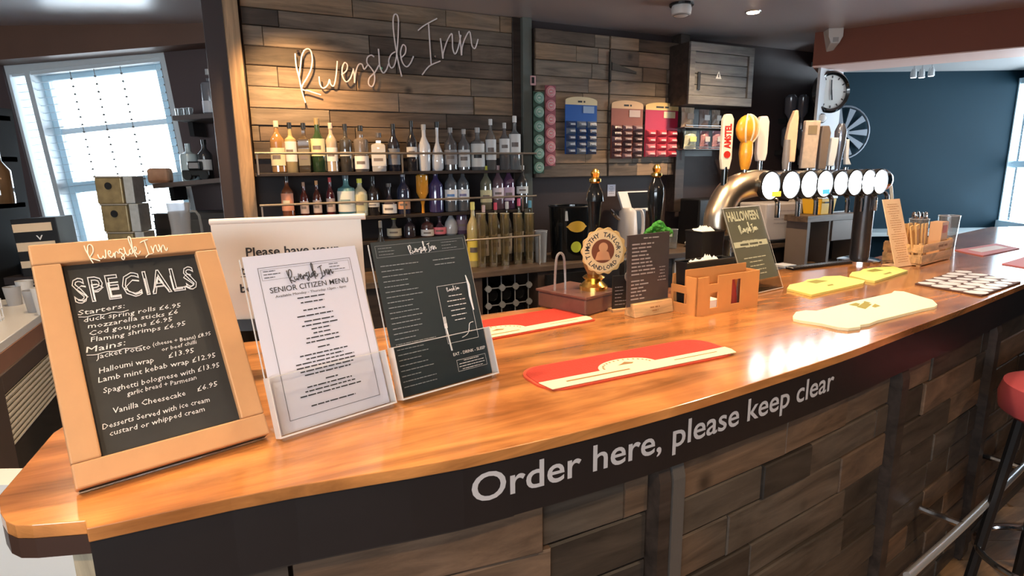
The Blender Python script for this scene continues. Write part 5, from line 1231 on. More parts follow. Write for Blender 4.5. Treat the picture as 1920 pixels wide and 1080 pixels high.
MB().tube(smoothline([(rk*.7, 0, hk_*.95), (rk*1.5, 0, hk_*.93), (rk*1.75, 0, hk_*.7), (rk*1.65, 0, hk_*.35), (rk*1.0, 0, hk_*.2)], 4), .011, 8).build('handle', KW, kt, smooth=True)
MB().tube(smoothline([(-rk*.8, 0, hk_*.75), (-rk*1.3, 0, hk_*.82), (-rk*1.9, 0, hk_*.98)], 3), [.012]*6+[.007], 8).build('spout', CHROME, kt, smooth=True)
tl = thing('till', 'white-framed tilted till screen behind the kettle', 'till', fr(WS(onc(1196, .14), .14, CT), WYAW))
ht_ = zat(1196, 392, .14)-CT; wt_ = W2(1170, 1222, 370, .14); hs_ = zat(1196, 352, .14)-zat(1196, 390, .14)
MB().box(-.04, .04, -.03, .03, 0, ht_).build('stand', STEEL, tl); MB().box(-.11, .11, -.09, .06, 0, .02).build('stand_base', WHITE, tl)
LMx = Matrix.Translation((0, -.03, ht_-.01)) @ Matrix.Rotation(R(-28), 4, 'X')
MB().box(-wt_*.62, wt_*.5, 0, .02, 0, hs_*1.08, LMx).build('screen_frame', WHITE, tl, bevel=.003); MB().box(-wt_*.30, wt_*.44, -.002, .0, .02, hs_*1.0, LMx).build('screen', BLACKG, tl)
pn = thing('paper_note', 'small white note pinned to the dark wall left of the till', 'note', fr(WS(wpx(1146, 357, .0)[0], .001, zat(1146, 368, .0)), WYAW))
MB().box(-.035, .035, -.003, 0, 0, .085).build('note_sheet', PAPER, pn); g = MB(); lines(g, -.025, .025, .02, .07, 5, .004, y=-.0035, seed=3); g.build('print_lines', INK, pn)
tumbler('glass_tumbler', 'half-filled clear tumbler on the back counter beside the green clip', fr(WS(onc(1262, .3), .3, CT), WYAW), .035, .14)
t = thing('paper_bag', 'crumpled white paper bag on the back counter left of the beer tower', 'bag', fr(WS(onc(1303, .3), .3, CT), WYAW))
MB().lathe([(.001, 0), (.07, 0), (.085, .03), (.06, .07), (.02, .10), (.001, .095)], n=9, sy=.7).build('bag_body', NAP, t)
# blue-lit dark box and fridge
t = thing('card_reader', 'dark machine with a small violet light behind the tower bend', 'machine', fr(WS(onc(1320, .2), .20, CT), WYAW))
hm_ = zat(1320, 372, .2)-CT; MB().box(-.16, .14, -.10, .12, 0, hm_).build('machine_body', BLACK, t, bevel=.01)
MB().box(-.09, .02, -.108, -.101, hm_*.60, hm_*.64).build('light_strip', WHITE, t); MB().box(.02, .035, -.11, -.101, hm_*.60, hm_*.66).build('violet_light', mat('violet_led', (.2, .1, .9), .3, emit=(.25, .12, 1), es=6), t)
fa, fb = wpx(1264, 500, .44)[0], wpx(1328, 500, .44)[0]
fg = thing('drinks_fridge', 'white-framed drinks fridge with a blue-lit display under the back counter', 'fridge', fr(WS(fa, .02, 0), WYAW)); fwd = fb-fa
MB().box(0, fwd, -.40, 0, .05, CT-.04).build('fridge_body', mat('fridge_grey', (.12, .12, .13), .4), fg)
for x0_, x1_, zz0, zz1 in ((0, fwd, CT-.085, CT-.045), (0, .03, .06, CT-.085), (fwd-.03, fwd, .06, CT-.085), (0, fwd, .06, .10)): MB().box(x0_, x1_, -.425, -.401, zz0, zz1).build('door_frame', WHITE, fg, bevel=.002)
MB().box(.03, fwd-.03, -.408, -.402, .10, CT-.085).build('glass_door', mat('fridge_display', (.10, .25, .40), .2, emit=(.25, .55, .9), es=.9, noise=.8, nscale=14), fg)
for j in range(3):
    for i in range(3):
        x = .06+i*(fwd-.12)/2; z_ = CT-.33-j*.25; MB().lathe([(.001, 0), (.022, 0), (.022, .11), (.008, .15), (.008, .18)], Matrix.Translation((x, -.43, z_)), 10).build('cold_can', mat('can_%d' % ((i+j) % 3), [(.6, .7, .8), (.1, .3, .6), (.75, .75, .8)][(i+j) % 3], .3), fg, smooth=True)
t = thing('glass_tray', 'stack of steel bottle trays on the shelf under the back counter', 'tray', fr(WS(wpx(1078, 520, .50)[0], .50, 0.0), WYAW)); t['label'] = 'steel bottle rail fixed below the back counter behind the clear hoop'
for i in range(3): MB().box(-.22, .16, -.10, .0, .78-i*.05, .80-i*.05).build('steel_rail', STEEL, t, bevel=.004)
MB().box(-.22, .16, -.03, -.001, 0, .90).build('rail_back', BLACK, t)
t = thing('sink_tap', 'steel upright tap between the pump clip and the slate drinks list', 'tap', fr(WS(wpx(1175, 500, .62)[0], .62, .0), WYAW))
MB().box(-.035, .035, -.03, .03, 0, CT+.02).build('column', STEEL, t, bevel=.006); MB().tube(smoothline([(-.035, 0, CT+.01), (-.03, -.02, CT+.07), (.0, -.04, CT+.10), (.03, -.06, CT+.05), (.035, -.06, CT-.08)], 4), .009, 8).build('spout', CHROME, t, smooth=True)

# ---------------------------------------------------------------- right-hand part of the back counter
t = thing('printer', 'boxy off-white machine behind the Halloween poster', 'machine', fr(WS(onc(1448, .35), .35, CT), WYAW-R(4)))
hp_ = zat(1448, 379, .35)-CT; wp_ = W2(1412, 1472, 420, .35); OW = mat('machine_white', (.66, .60, .58), .45)
MB().box(-wp_*.62, wp_*.42, -.14, .14, .02, hp_).build('machine_body', OW, t, bevel=.012); MB().box(wp_*.43, wp_*.50, -.12, .12, .02, hp_*.96).build('dark_gap', BLACK, t)
MB().lathe([(.001, 0), (.09, 0), (.115, hp_*.35), (.11, hp_*.8), (.07, hp_*.98), (.001, hp_*.98)], Matrix.Translation((wp_*.50+.08, 0, .02)), 10).build('side_hopper', mat('hopper_beige', (.50, .43, .38), .5), t)
MB().box(-wp_*.62, wp_*.9, -.15, .15, 0, .018).build('machine_foot', BLACK, t)
g = MB(); lines(g, -wp_*.4, wp_*.2, hp_*.5, hp_*.8, 4, .008, y=-.1415, seed=2, align='l'); g.build('print_lines', mat('dim_print2', (.4, .36, .36), .7), t)
t = thing('yellow_tub', 'yellow plastic tub with pale lid below the glowing tap badges', 'tub', fr(WS(onc(1530, .63), .63, zat(1530, 401, .63)), WYAW))
OZ = zat(1530, 401, .63); hy = zat(1530, 372, .63)-OZ; wy = W2(1506, 1556, 385, .63)/2*.66; ry = 0
MB().lathe([(.001, ry), (wy*.82, ry), (wy*.95, hy), (.001, hy)], n=4, M=Matrix.Rotation(R(45), 4, 'Z'), sx=1.25, sy=1.25).build('tub_body', mat('tub_yellow', (.92, .52, .03), .35), t, bevel=.004)
MB().lathe([(wy*1.0, hy), (wy*1.0, hy+.02), (.001, hy+.022)], n=4, M=Matrix.Rotation(R(45), 4, 'Z'), sx=1.25, sy=1.25).build('lid', mat('lid_pale', (.80, .80, .76), .4), t, bevel=.003)
g = MB(); g.box(-wy*.6, -wy*.1, -wy*.92, -wy*.9, hy*.72, hy*.82); g.build('tub_mark', INK, t)
# open under-counter unit on the right
ub = thing('open_cabinet', 'open beige-brown cabinet under the back counter below the yellow tub', 'cabinet', fr(WS(wpx(1512, 450, .72)[0], .54, 0), WYAW)); uw = W2(1512, 1604, 450, .75)
BEI = mat('cabinet_beige', (.20, .15, .12), .5, noise=.15, nscale=4)
MB().box(-.03, uw, -.20, -.001, OZ-.045, OZ-.0005).build('cabinet_top', MIDW, ub)
for x0_, x1_ in ((0, .03), (uw*.42, uw*.47), (uw-.03, uw)): MB().box(x0_, x1_, -.18, -.002, 0, OZ-.046).build('upright', BEI, ub)
MB().box(.03, uw-.03, -.02, -.002, .06, OZ-.046).build('cabinet_back', mat('cab_black', (.03, .025, .025), .5), ub); MB().box(uw*.47, uw-.03, -.19, -.18, OZ-.20, OZ-.047).build('drawer_front', BEI, ub, bevel=.003); MB().box(.0, uw, -.20, -.002, .40, .43).build('shelf', BEI, ub)
t = thing('bar_tongs', 'steel tongs lying on the open cabinet right of the yellow tub', 'tongs', ub.matrix_world @ fr((uw*.62, -.12, OZ), R(8)))
MB().tube([(0, 0, .006), (.09, .008, .010), (.20, .0, .006)], .006, 6).tube([(0, 0, .006), (.09, -.02, .008), (.19, -.035, .006)], .006, 6).build('tong_arms', CHROME, t, smooth=True); MB().box(.17, .21, -.01, .012, 0, .012).build('tong_tip', STEEL, t)
# white/steel tubs under the counter edge
t = thing('white_bin', 'white paper-lined bin behind the Halloween poster edge', 'bin', fr(WS(wpx(1472, 480, .70)[0], .70, 0), WYAW))
MB().box(-.06, .05, -.05, .05, 0, .82).build('bin_body', WHITE, t, bevel=.004); MB().box(-.066, .056, -.056, .056, .82, .835).build('bin_rim', WHITE, t)
t = thing('wooden_stick', 'pale wooden stick lying under the tap tower behind the bar edge', 'stick', fr(P(1505, 482, .80), R(10)))
d = (P(1552, 491, 1.0)-P(1505, 482, 1.0)); MB().box(0, .30, -.012, .012, 0, .008, Matrix.Rotation(R(-22), 4, 'Z')).build('stick_body', PALEW, t)
us = thing('under_shelf', 'grey steel shelf on the working side of the bar', 'shelf', V3((P(1530, 488, .80).x, P(1530, 488, .80).y, 0)))
MB().box(-.30, .30, -.12, .10, .775, .80, Matrix.Rotation(R(30), 4, 'Z')).build('shelf_plate', mat('plate_grey', (.30, .26, .25), .35, .4), us)
for x in (-.28, .26): MB().box(x, x+.02, -.10, .08, 0, .775, Matrix.Rotation(R(30), 4, 'Z')).build('shelf_leg', DARKW, us)
t.location = us.matrix_world @ Matrix.Rotation(R(30), 4, 'Z') @ V3((-.2, .0, .8005))

# ---------------------------------------------------------------- clock, detectors, spots, wheel
ck = plane_hit(1557, 174, p0-V3((pt.y*0, 0, 0)), V3((pt.y, -pt.x, 0)))
cmx = fr(ck-pt*.035, pyaw) @ Matrix.Translation((0, -.002, 0)) @ Matrix.Rotation(R(90), 4, 'X')
cko = thing('wall_clock', 'round dark-rimmed wall clock on the pale pillar', 'clock', cmx)
rcx = .150
MB().lathe([(.001, 0), (rcx, 0), (rcx+.004, .03), (rcx-.012, .05), (rcx-.028, .038), (rcx-.030, .012), (.001, .012)], n=40).build('clock_rim', BLACKG, cko, smooth=True)
fc = MB().lathe([(rcx-.027, .030), (.001, .031)], n=40).build('dial', mat('dial_white', (.86, .90, .88), .4), cko)
g = MB()
for i in range(12):
    M_ = Matrix.Rotation(2*math.pi*i/12, 4, 'Z'); g.box(-.004, .004, rcx*.66, rcx*.78, .0315, .033, M_)
g.build('hour_marks', INK, fc)
MB().box(-.004, .004, -.02, rcx*.58, .034, .036, Matrix.Rotation(R(4), 4, 'Z')).build('minute_hand', INK, cko); MB().box(-.005, .005, -.015, rcx*.40, .036, .038, Matrix.Rotation(R(-172), 4, 'Z')).build('hour_hand', INK, cko)
q = plane_hit(1540, 222, p0, V3((pt.y, -pt.x, 0))); t = thing('door_bell', 'small white round button below the clock', 'button', fr(q, pyaw) @ Matrix.Translation((0, -.002, 0)) @ Matrix.Rotation(R(90), 4, 'X'))
MB().lathe([(.03, 0), (.03, .015), (.02, .022), (.001, .024)], n=20).build('button_cap', WHITE, t, smooth=True); MB().lathe([(.036, 0), (.036, .006)], n=20).build('button_plate', BLACK, t)
PW = mat('detector_white', (.80, .76, .72), .45)
t = thing('motion_detector', 'white wedge-shaped motion detector at the beam corner', 'detector', fr((2.30, 4.42, 2.33), R(-10)))
MB().add([(-.05, -.04, .15), (.05, -.04, .15), (.05, .08, .15), (-.05, .08, .15), (-.028, -.045, .05), (.028, -.045, .05), (.02, .08, .0), (-.02, .08, .0), (-.05, -.045, .09), (.05, -.045, .09)],
    [(0, 1, 2, 3), (0, 8, 9, 1), (8, 4, 5, 9), (4, 7, 6, 5), (7, 3, 2, 6), (0, 3, 7, 4, 8), (1, 9, 5, 6, 2)]).build('detector_body', PW, t, bevel=.006)
MB().box(-.018, .018, -.050, -.044, .055, .085).build('lens', mat('lens_grey', (.5, .48, .46), .2), t)
t = thing('smoke_alarm', 'white domed smoke alarm on the ceiling left of the downlight', 'alarm', V3((1.02, 3.72, CZ)))
MB().lathe([(.055, -.012), (.06, -.03), (.056, -.060), (.035, -.070), (.001, -.071)][::-1], n=28).build('alarm_body', PW, t, smooth=True); MB().lathe([(.07, -.012), (.07, -.0)], n=24).build('mount_plate', BLACK, t)
MB().tube([(.046*math.cos(a), .046*math.sin(a), -.066) for a in [2*math.pi*k/20 for k in range(20)]], .003, 5, closed=True).build('vent_ring', mat('vent_dark', (.25, .22, .2), .5), t)
LAMPG = mat('lamp_glow', (1, .9, .8), .3, emit=(1, .82, .62), es=40)
for i, (x, y, p_) in enumerate(DOWN_AND_FILL_LIGHTS):
    t = thing('downlight', 'recessed round ceiling downlight with steel rim' if i == 0 else 'recessed round ceiling downlight added out of view for fill light', 'ceiling light', V3((x, y, CZ)), None if i == 0 else 'added fill downlights')
    MB().lathe([(.030, -.002), (.045, -.006), (.048, -.0005)], n=28).build('rim', STEEL, t, smooth=True); MB().lathe([(.001, -.007), (.036, -.007)], n=24).build('bulb', LAMPG, t)
for i, (u, v) in enumerate(((1713, 141), (1728, 141), (1746, 138))):
    q = plane_hit(u, v, V3((0, 5.0, 0)), V3((0, 1, 0))); 
    if i == 0:
        sp = thing('spotlight_bar', 'small ceiling bar with three spotlights by the navy wall', 'spotlight', V3((q.x+.07, 5.0, 2.36))); MB().box(-.14, .14, -.02, .02, -.015, 0).build('bar', WHITE, sp, bevel=.003); org = V3((q.x+.07, 5.0, 2.36))
    l = q-org; MB().lathe([(.012, .05), (.022, .03), (.026, -.02), (.001, -.02)], Matrix.Translation(l), 14).build('spot_head', CHROME, sp, smooth=True); MB().tube([tuple(l+V3((0, 0, .04))), (l.x, 0, -.01)], .004, 6).build('spot_arm', CHROME, sp)
    MB().lathe([(.001, -.0215), (.020, -.021)], Matrix.Translation(l), 12).build('spot_lens', mat('spot_glow', (1, 1, 1), .3, emit=(.9, .95, 1), es=3), sp)
q = plane_hit(1589, 248, V3((0, 5.5, 0)), V3((0, 1, 0))); t = thing('wheel_ornament', 'dim spoked wheel ornament on the navy wall behind the tap handles', 'ornament', fr((q.x+.0, YF-.03, q.z), 0) @ Matrix.Rotation(R(90), 4, 'X'))
g = .235; WG = mat('wheel_grey', (.15, .17, .20), .4, .3)
MB().tube([(g*math.cos(a), g*math.sin(a), 0) for a in [2*math.pi*k/32 for k in range(32)]], .010, 8, closed=True).build('wheel_rim', WG, t, smooth=True); MB().cyl(.04, -.02, .03, None, 18).build('hub', WG, t)
for i in range(10):
    M_ = Matrix.Rotation(2*math.pi*i/10, 4, 'Z'); MB().prism([(.02, -.008), (g-.02, -.030), (g-.02, .030), (.02, .008)], -.004, .008, M_).build('spoke', WG, t)
# optic bottles hanging in the dark corner
oc = WF
for i, (u, vt, vb) in enumerate(((1484, 178, 236), (1507, 178, 236), (1477, 238, 296), (1505, 240, 296))):
    s, z_ = wpx(u, vt, .10); _, zb_ = wpx(u, vb, .10); h = z_-zb_; p = WS(s, .10, zb_)
    t = thing('optic_bottle', ['upper left', 'upper right', 'lower left', 'lower right'][i]+' dim hanging optic bottle in the dark corner behind the tap handles', 'bottle', fr(p, WYAW), 'optic bottles in the dark corner')
    MB().lathe([(.012, 0), (.014, h*.25), (.045, h*.42), (.048, h*.92), (.03, h), (.001, h)], n=14).build('glass_body', mat('optic_glass', (.10, .10, .12), .15, coat=.5), t, smooth=True)
    MB().lathe([(.018, -.06), (.02, 0), (.016, .02)], n=12).build('measure', mat('optic_steel', (.35, .35, .38), .25, .7), t, smooth=True)
    MB().box(-.015, .015, .02, .10, h*.1, h*.25).build('bracket', BLACK, t)

# ---------------------------------------------------------------- left: recess shelves, cabinet, worktop
def LP(u, v, Y): return plane_hit(u, v, V3((0, Y, 0)), V3((0, 1, 0)))
YS = 3.85
def lshelf(label, u0, u1, v0, v1, dep=.30, m_=None, name='wall_shelf'):
    a = LP(u0, v0, YS); b = LP(u1, v1, YS); w_ = b.x-a.x; sl_a = math.atan2(b.z-a.z, w_)
    t = thing(name, label, 'shelf', fr((a.x, YS, a.z)) @ Matrix.Rotation(-sl_a, 4, 'Y'))
    MB().box(0, w_/math.cos(sl_a), 0, dep, -.03, 0).build('shelf_board', m_ or mat('shelf_grey', (.13, .105, .10), .5), t, bevel=.003)
    MB().box(.02, .05, dep-.16, dep, -.12, -.03).build('bracket', BLACK, t); MB().box(w_-.08, w_-.05, dep-.16, dep, -.12, -.03).build('bracket', BLACK, t); return t, a, b, sl_a
s1_, A1, B1, g1 = lshelf('upper dark shelf right of the window holding a clear bottle', 322, 436, 217, 209)
s2_, A2, B2, g2 = lshelf('lower dark shelf right of the window holding small ornaments', 285, 452, 345, 330)
def zs(A, B, x): return A.z+(B.z-A.z)*(x-A.x)/(B.x-A.x)
def onL(u, v, A, B, dy=.12):
    q = LP(u, v, YS+dy); return V3((q.x, YS+dy, zs(A, B, q.x)))
def lbottle(u, vt, A, B, r, shape, glass, solid, lab, cap, label, nm='bottle', cat='bottle', grp=None, labz=(.1, .35)):
    p = onL(u, 200, A, B); h = LP(u, vt, p.y).z-p.z; t = thing(nm, label, cat, fr(p, 0), grp); g = glassy(glass, 'solid' if solid else 'clear')
    MB().lathe([(a*r, b*h) for a, b in PROF[shape]], n=16).build('glass_body', g, t, smooth=True)
    if cap: MB().lathe([(r*.36, h*.88), (r*.36, h)], n=12).build('cap', mat('cap_%d_%d_%d' % tuple(int(c*99) for c in cap), cap, .35), t, smooth=True)
    if lab:
        n = 10; vs = []
        for i in range(n+1):
            a = R(-165+150*i/n); vs += [(r*1.03*math.cos(a), r*1.03*math.sin(a), labz[0]*h), (r*1.03*math.cos(a), r*1.03*math.sin(a), labz[1]*h)]
        MB().add(vs, [(2*i, 2*i+2, 2*i+3, 2*i+1) for i in range(n)]).build('label', mat('label_%d_%d_%d' % tuple(int(c*99) for c in lab), lab, .55), t)
    return t
lbottle(398, 130, A1, B1, .055, 'decanter', (.55, .55, .58), 0, (.82, .82, .84), (.6, .6, .6), 'clear square-shouldered bottle with white label alone on the upper left shelf', labz=(.05, .30))
for i, u in enumerate((334, 345, 355)):
    p = onL(u, 205, A1, B1); t = thing('shot_glass', ('left', 'middle', 'right')[i]+' small shot glass at the left of the upper shelf', 'glass', fr(p), 'shot glasses')
    MB().lathe([(.001, .005), (.017, 0), (.021, .055), (.019, .055), (.015, .01), (.001, .01)], n=14).build('glass_wall', CGLASS, t, smooth=True); MB().tube([(.02*math.cos(a), .02*math.sin(a), .055) for a in [2*math.pi*k/14 for k in range(14)]], .0015, 4, closed=True).build('rim', MATS['glass_rim'], t)
lbottle(343, 264, A2, B2, .055, 'square', (.62, .75, .78), 1, None, None, 'pale glassy jar at the window end of the lower shelf')
lbottle(374, 262, A2, B2, .045, 'round', (.05, .05, .055), 1, (.70, .70, .70), Bk, 'dark bottle with small white label on the lower left shelf', labz=(.2, .5))
lbottle(420, 292, A2, B2, .035, 'round', (.04, .03, .03), 1, None, Bk, 'squat black bottle near the post on the lower left shelf')
lbottle(443, 296, A2, B2, .04, 'decanter', (.35, .26, .16), 1, (.5, .42, .3), (.3, .2, .1), 'brown bottle beside the wooden post on the lower left shelf')
p = onL(372, 330, A2, B2, .06); t = thing('toy_ornament', 'small black truck-like ornament on the lower left shelf', 'ornament', fr(p))
MB().box(-.09, .09, -.03, .03, .025, .065).build('ornament_body', BLACK, t, bevel=.008); MB().box(-.05, .03, -.028, .028, .065, .12).build('ornament_cab', BLACK, t, bevel=.008)
for x in (-.055, .055):
    for y in (-.036, .024): MB().cyl(.028, 0, .012, Matrix.Translation((x, y+.012, .028)) @ Matrix.Rotation(R(90), 4, 'X'), 16).build('wheel', BLACK, t, smooth=True)
MB().box(-.04, .02, -.030, -.0285, .075, .11).build('ornament_window', mat('dimgrey', (.35, .35, .36), .3), t)
p = onL(304, 345, A2, B2, .1); t = thing('cork_block', 'rounded orange-brown block on the left end of the lower shelf', 'block', fr(p))
MB().box(-.075, .065, -.04, .04, 0, .10).build('block_body', mat('block_orange', (.55, .30, .18), .6, noise=.2), t, bevel=.02)
# dark unit below
a, b = LP(278, 345, YS+.02), LP(452, 352, YS+.02)
t = thing('dark_cabinet', 'tall dark cabinet below the lower shelf beside the post', 'cabinet', fr((a.x, YS+.03, 0)))
hc_ = min(a.z, b.z)-.16; MB().box(0, b.x-a.x, 0, .30, 0, hc_).build('cabinet_body', mat('cab_charcoal', (.028, .024, .024), .45), t, bevel=.004); MB().box(.03, b.x-a.x-.03, -.012, -.001, .06, hc_-.04).build('door', mat('cab_charcoal2', (.038, .032, .032), .4), t, bevel=.003)
MB().cyl(.012, 0, .03, Matrix.Translation((.07, -.012, hc_*.75)) @ Matrix.Rotation(R(90), 4, 'X'), 12).build('knob', STEEL, t)
# front-left work unit (the return of the bar, seen behind the chalkboard)
WUz = .93
wa_, wb2 = P(-40, 672, WUz), P(92, 578, WUz)
wy_ = math.atan2(wb2.y-wa_.y, wb2.x-wa_.x); wl_ = (wb2-wa_).length+.35
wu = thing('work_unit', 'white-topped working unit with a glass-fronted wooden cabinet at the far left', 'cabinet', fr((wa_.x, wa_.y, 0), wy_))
WT_ = mat('worktop_white', (.80, .78, .74), .3)
MB().box(-.3, wl_, 0, .74, WUz-.035, WUz).build('worktop', WT_, wu, bevel=.003)
TERR = mat('unit_wood', (.30, .15, .10), .45, noise=.2, nscale=5)
MB().box(-.3, wl_, -.005, .0, WUz-.10, WUz-.034).build('front_rail', TERR, wu); MB().box(-.3, wl_, .001, .6, .05, WUz-.036).build('unit_body', mat('unit_dark', (.06, .045, .04), .5), wu)
gx0, gx1 = .11, .75
BRN = mat('unit_brown', (.10, .07, .055), .5)
for x0_, x1_, zz0, zz1 in ((-.3, gx0, .05, WUz-.10), (gx1, gx1+.08, .05, WUz-.10), (gx0, gx1, WUz-.17, WUz-.10), (gx0, gx1, .05, .12)): MB().box(x0_, x1_, -.015, .0, zz0, zz1).build('door_frame', BRN, wu, bevel=.002)
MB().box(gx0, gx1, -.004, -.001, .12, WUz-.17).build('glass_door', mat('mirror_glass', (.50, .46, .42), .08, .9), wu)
for i in range(9):  # cream strips paint the window blind's reflection onto the glass door
    z_ = WUz-.19-i*.022; MB().box(gx0+.01, gx1-.01, -.012, -.006, z_-.006, z_).build('blind_reflection', mat('blind_reflection_cream', (.85, .78, .66), .4), wu)
# bright wire basket and cups on the work unit
t = thing('wire_basket', 'white wire basket on the work unit at the left edge', 'basket', fr(P(-30, 622, WUz), wy_))
g = MB()
for z_ in (.01, .05, .09): g.tube([(0, 0, z_), (.22, 0, z_), (.22, .16, z_), (0, .16, z_)], .004, 5, closed=True)
g.build('wire_hoops', WHITE, t); g = MB()
for i in range(8): g.tube([(i*.22/7, 0, 0), (i*.22/7, 0, .09)], .003, 4); g.tube([(i*.22/7, .16, 0), (i*.22/7, .16, .09)], .003, 4)
g.build('wire_uprights', WHITE, t)
for i, (x, y, hh_) in enumerate(((66, 584, .10), (84, 588, .12), (28, 572, .09), (52, 568, .11))):
    t = thing('cup', ['pale cup beside the wire basket', 'white cup nearest the chalkboard corner', 'grey cup left of the pale ones', 'rear pale cup on the work unit'][i], 'cup', fr(P(x, y, WUz), .3*i), 'cups on the work unit')
    MB().lathe([(.001, .004), (.026, 0), (.036, hh_), (.033, hh_), (.024, .008), (.001, .008)], n=16).build('cup_body', mat('cup_%d' % (i % 2), (.75, .72, .68) if i % 2 else (.45, .44, .44), .4), t, smooth=True); MB().tube([(.036, 0, hh_*.8), (.055, 0, hh_*.7), (.055, 0, hh_*.35), (.032, 0, hh_*.3)], .004, 6).build('handle', mat('cup_1', (.75, .72, .68), .4), t)
# rear worktop beneath the window
wz2 = 1.0
rt = thing('window_counter', 'dark counter under the left window holding bottles and tins', 'counter', V3((-3.4, 3.1, 0)))
MB().box(-.6, 1.5, 0, .9, wz2-.04, wz2).build('counter_top', mat('counter_dark', (.05, .04, .04), .3), rt); MB().box(-.58, 1.48, .03, .88, 0, wz2-.041).build('counter_body', DARKW, rt)
def ow(u, Y): q = LP(u, 300, Y); return V3((q.x, Y, wz2))
def hpx(v, Y, u=200): return LP(u, v, Y).z-wz2
# striped box
q = ow(62, 3.2); t = thing('striped_box', 'black box with cream bands at the lower left of the window', 'box', fr(q, R(8)) @ Matrix.Rotation(R(-3), 4, 'Y'))
hb2 = hpx(408, 3.2, 60); MB().box(-.11, .11, -.06, .10, 0, hb2).build('box_body', BLACK, t, bevel=.003)
for z0_, z1_ in ((.78, .92), (.45, .60), (.16, .28)): MB().box(-.105, .085, -.063, -.0605, hb2*z0_, hb2*z1_).build('cream_band', mat('band_peach', (.85, .66, .45), .5), t)
vs, fs = tmesh('V', .05, offset=.001, res=1); MB().add([(v.x-.0, -.0612, hb2*.63+v.y*.7) for v in vs], fs).build('letter', WHITE, t)
# tins stack
for k, (v0, v1, wdt) in enumerate(((330, 378, .20), (382, 430, .20), (432, 470, .20))):
    q = ow(225, 3.45); zt_, zb_ = LP(220, v0, 3.45).z, LP(220, v1+3, 3.45).z
    if k == 2: zb_ = wz2
    t = thing('biscuit_tin', ['top', 'middle', 'bottom'][k]+' tin of the brown-gold stack in front of the window', 'tin', fr((q.x+.012*(k-1)+.0, 3.45, zb_)), 'stacked tins'); h_ = zt_-zb_
    h_ = [h_, LP(220, 330+48+3, 3.45).z-zb_, LP(220, 430+3, 3.45).z-zb_][k]
    MB().box(-.105, .045, -.07, .07, 0, h_-.008).build('tin_body', mat('tin_gold', (.34, .26, .13), .35, .3, noise=.5, nscale=26), t, bevel=.006); MB().box(-.108, .048, -.073, .073, h_-.008, h_).build('lid', mat('tin_lid', (.55, .50, .42), .3, .5), t, bevel=.002)
    MB().box(.047, .10, -.055, .055, 0, h_-.002).build('side_pack', mat('pack_grey', (.42, .46, .48), .4, noise=.4), t, bevel=.004)
    MB().cyl(.020, 0, .004, Matrix.Translation((-.03, -.0705, h_*.65)) @ Matrix.Rotation(R(90), 4, 'X'), 16).build('tin_roundel', BLACK, t)
# wine bottles lying crossed
for i, (u, v, ang, lbm) in enumerate(((128, 432, 24, (.75, .6, .6)), (180, 432, -20, (.70, .68, .5)), (150, 448, 12, None))):
    q = ow(u, 3.35+i*.09); h0 = .045+.035*(i < 2)*1.0
    M_ = fr((q.x, q.y, wz2+(.095, .115, .092)[i]), R(20*i-15)) @ Matrix.Rotation(R(90+ang), 4, 'Y')
    t = thing('wine_bottle', ['dark wine bottle with pink-white label lying behind the chalkboard', 'dark wine bottle with cream label lying against the tins', 'dark wine bottle without label lying lowest behind the chalkboard'][i], 'bottle', M_, 'lying wine bottles')
    MB().lathe([(.001, -.14), (.038, -.14), (.040, -.13), (.040, .04), (.033, .075), (.015, .10), (.014, .16)], n=18).build('glass_body', BLACKG, t, smooth=True); MB().cyl(.0155, .12, .165, None, 12).build('foil', mat('foil_dark', (.06, .02, .03), .3), t)
    if lbm: MB().cyl(.041, -.08, .01, None, 18).build('label', mat('lbl_w%d' % i, lbm, .6), t, smooth=True)
MB().box(-.3, 1.2, .12, .62, wz2, wz2+.05).build('bottle_bed', BLACK, rt)
q = LP(342, 450, 3.0); t = thing('water_jug', 'clear glass jug behind the top right corner of the chalkboard', 'jug', fr((q.x, 3.0, .95)))
hj = LP(342, 380, 3.0).z-.95; MB().lathe([(.001, .01), (.055, 0), (.06, .05), (.045, hj*.7), (.055, hj), (.052, hj), (.042, hj*.7), (.056, .05), (.001, .014)], n=18).build('jug_wall', clear('jug_glass', (.75, .76, .78), .9, body=.35), t, smooth=True); MB().tube(smoothline([(.05, 0, hj*.9), (.10, 0, hj*.85), (.10, 0, hj*.4), (.055, 0, hj*.3)], 3), .007, 6).build('handle', CGLASS, t)
js = thing('side_counter', 'dark counter end behind the poster at the foot of the wooden post', 'counter', V3((q.x-.35, 2.85, 0)))
MB().box(0, .66, 0, .36, .91, .95).build('counter_top', MIDW, js, bevel=.003); MB().box(.02, .64, .02, .34, 0, .909).build('counter_body', DARKW, js)
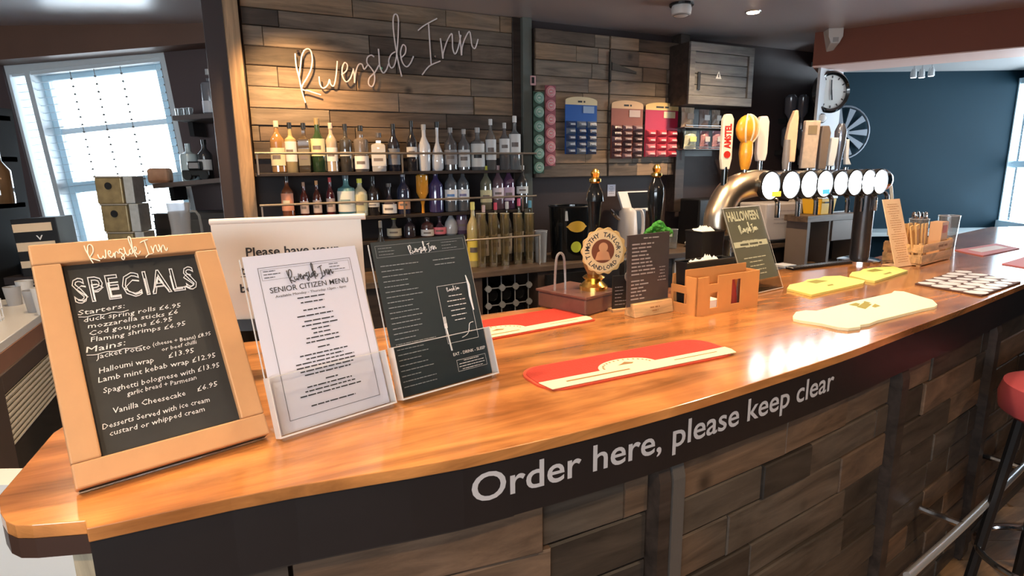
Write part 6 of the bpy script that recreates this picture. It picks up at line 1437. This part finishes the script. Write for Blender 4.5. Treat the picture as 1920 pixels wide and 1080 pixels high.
# left edge shelf unit
q = LP(-60, 400, 3.0); lu = thing('corner_shelves', 'dark shelf unit with white edges at the far left of the window', 'shelving', fr((q.x, 3.0, 0)))
lw = LP(34, 400, 3.33).x-q.x
MB().box(0, .03, 0, .35, 0, LP(20, 190, 3.0).z).build('side_panel', BLACK, lu); MB().box(0, lw*.92, .33, .35, LP(20, 384, 3.0).z, LP(20, 292, 3.0).z).build('back_panel', mat('unit_black', (.02, .02, .022), .5), lu)
for v in (205, 290, 384): z_ = LP(20, v, 3.0).z; MB().box(.03, lw, 0, .33, z_-.03, z_).build('shelf', WINWHITE, lu, bevel=.002)
z_ = LP(20, 384, 3.0).z; t = thing('shelf_bottle', 'amber-black bottle on the corner shelves at the left edge', 'bottle', fr((LP(8, 380, 3.15).x, 3.15, z_)))
MB().lathe([(.001, 0), (.05, 0), (.052, .02), (.052, .17), (.02, .22), (.018, .28)], n=16).build('glass_body', glassy((.10, .06, .03), 'solid'), t, smooth=True); MB().cyl(.02, .26, .285, None, 12).build('cap', BLACK, t)
# low white panel added in place of brightly lit floor at the far left
t = thing('bright_floor_panel', 'low white panel added for the bright floor beyond the left end of the bar', 'panel', V3((-1.75, 1.30, 0)))
MB().box(-.6, .74, 0, .06, 0, .78).build('panel_board', mat('gloss_white', (.86, .86, .84), .35), t, bevel=.003); MB().box(-.6, .74, -.01, .07, .78, .81).build('cap_rail', MATS['gloss_white'], t)
# bar stool
st = thing('bar_stool', 'bar stool with round red padded seat and dark legs at the right edge', 'stool', fr((1.745, 1.70, 0), R(20)))
MB().lathe([(.001, .75), (.17, .75), (.19, .765), (.195, .81), (.185, .85), (.15, .865), (.001, .87)], n=36).build('seat', mat('seat_red', (.40, .07, .085), .35, coat=.2), st, smooth=True)
for i in range(4):
    a = R(45+90*i); MB().tube([(.13*math.cos(a), .13*math.sin(a), .75), (.21*math.cos(a), .21*math.sin(a), 0)], .017, 8).build('leg', BLACK, st, smooth=True)
MB().tube([(.19*math.cos(a), .19*math.sin(a), .26) for a in [2*math.pi*k/28 for k in range(28)]], .011, 8, closed=True).build('foot_ring', CHROME, st, smooth=True)
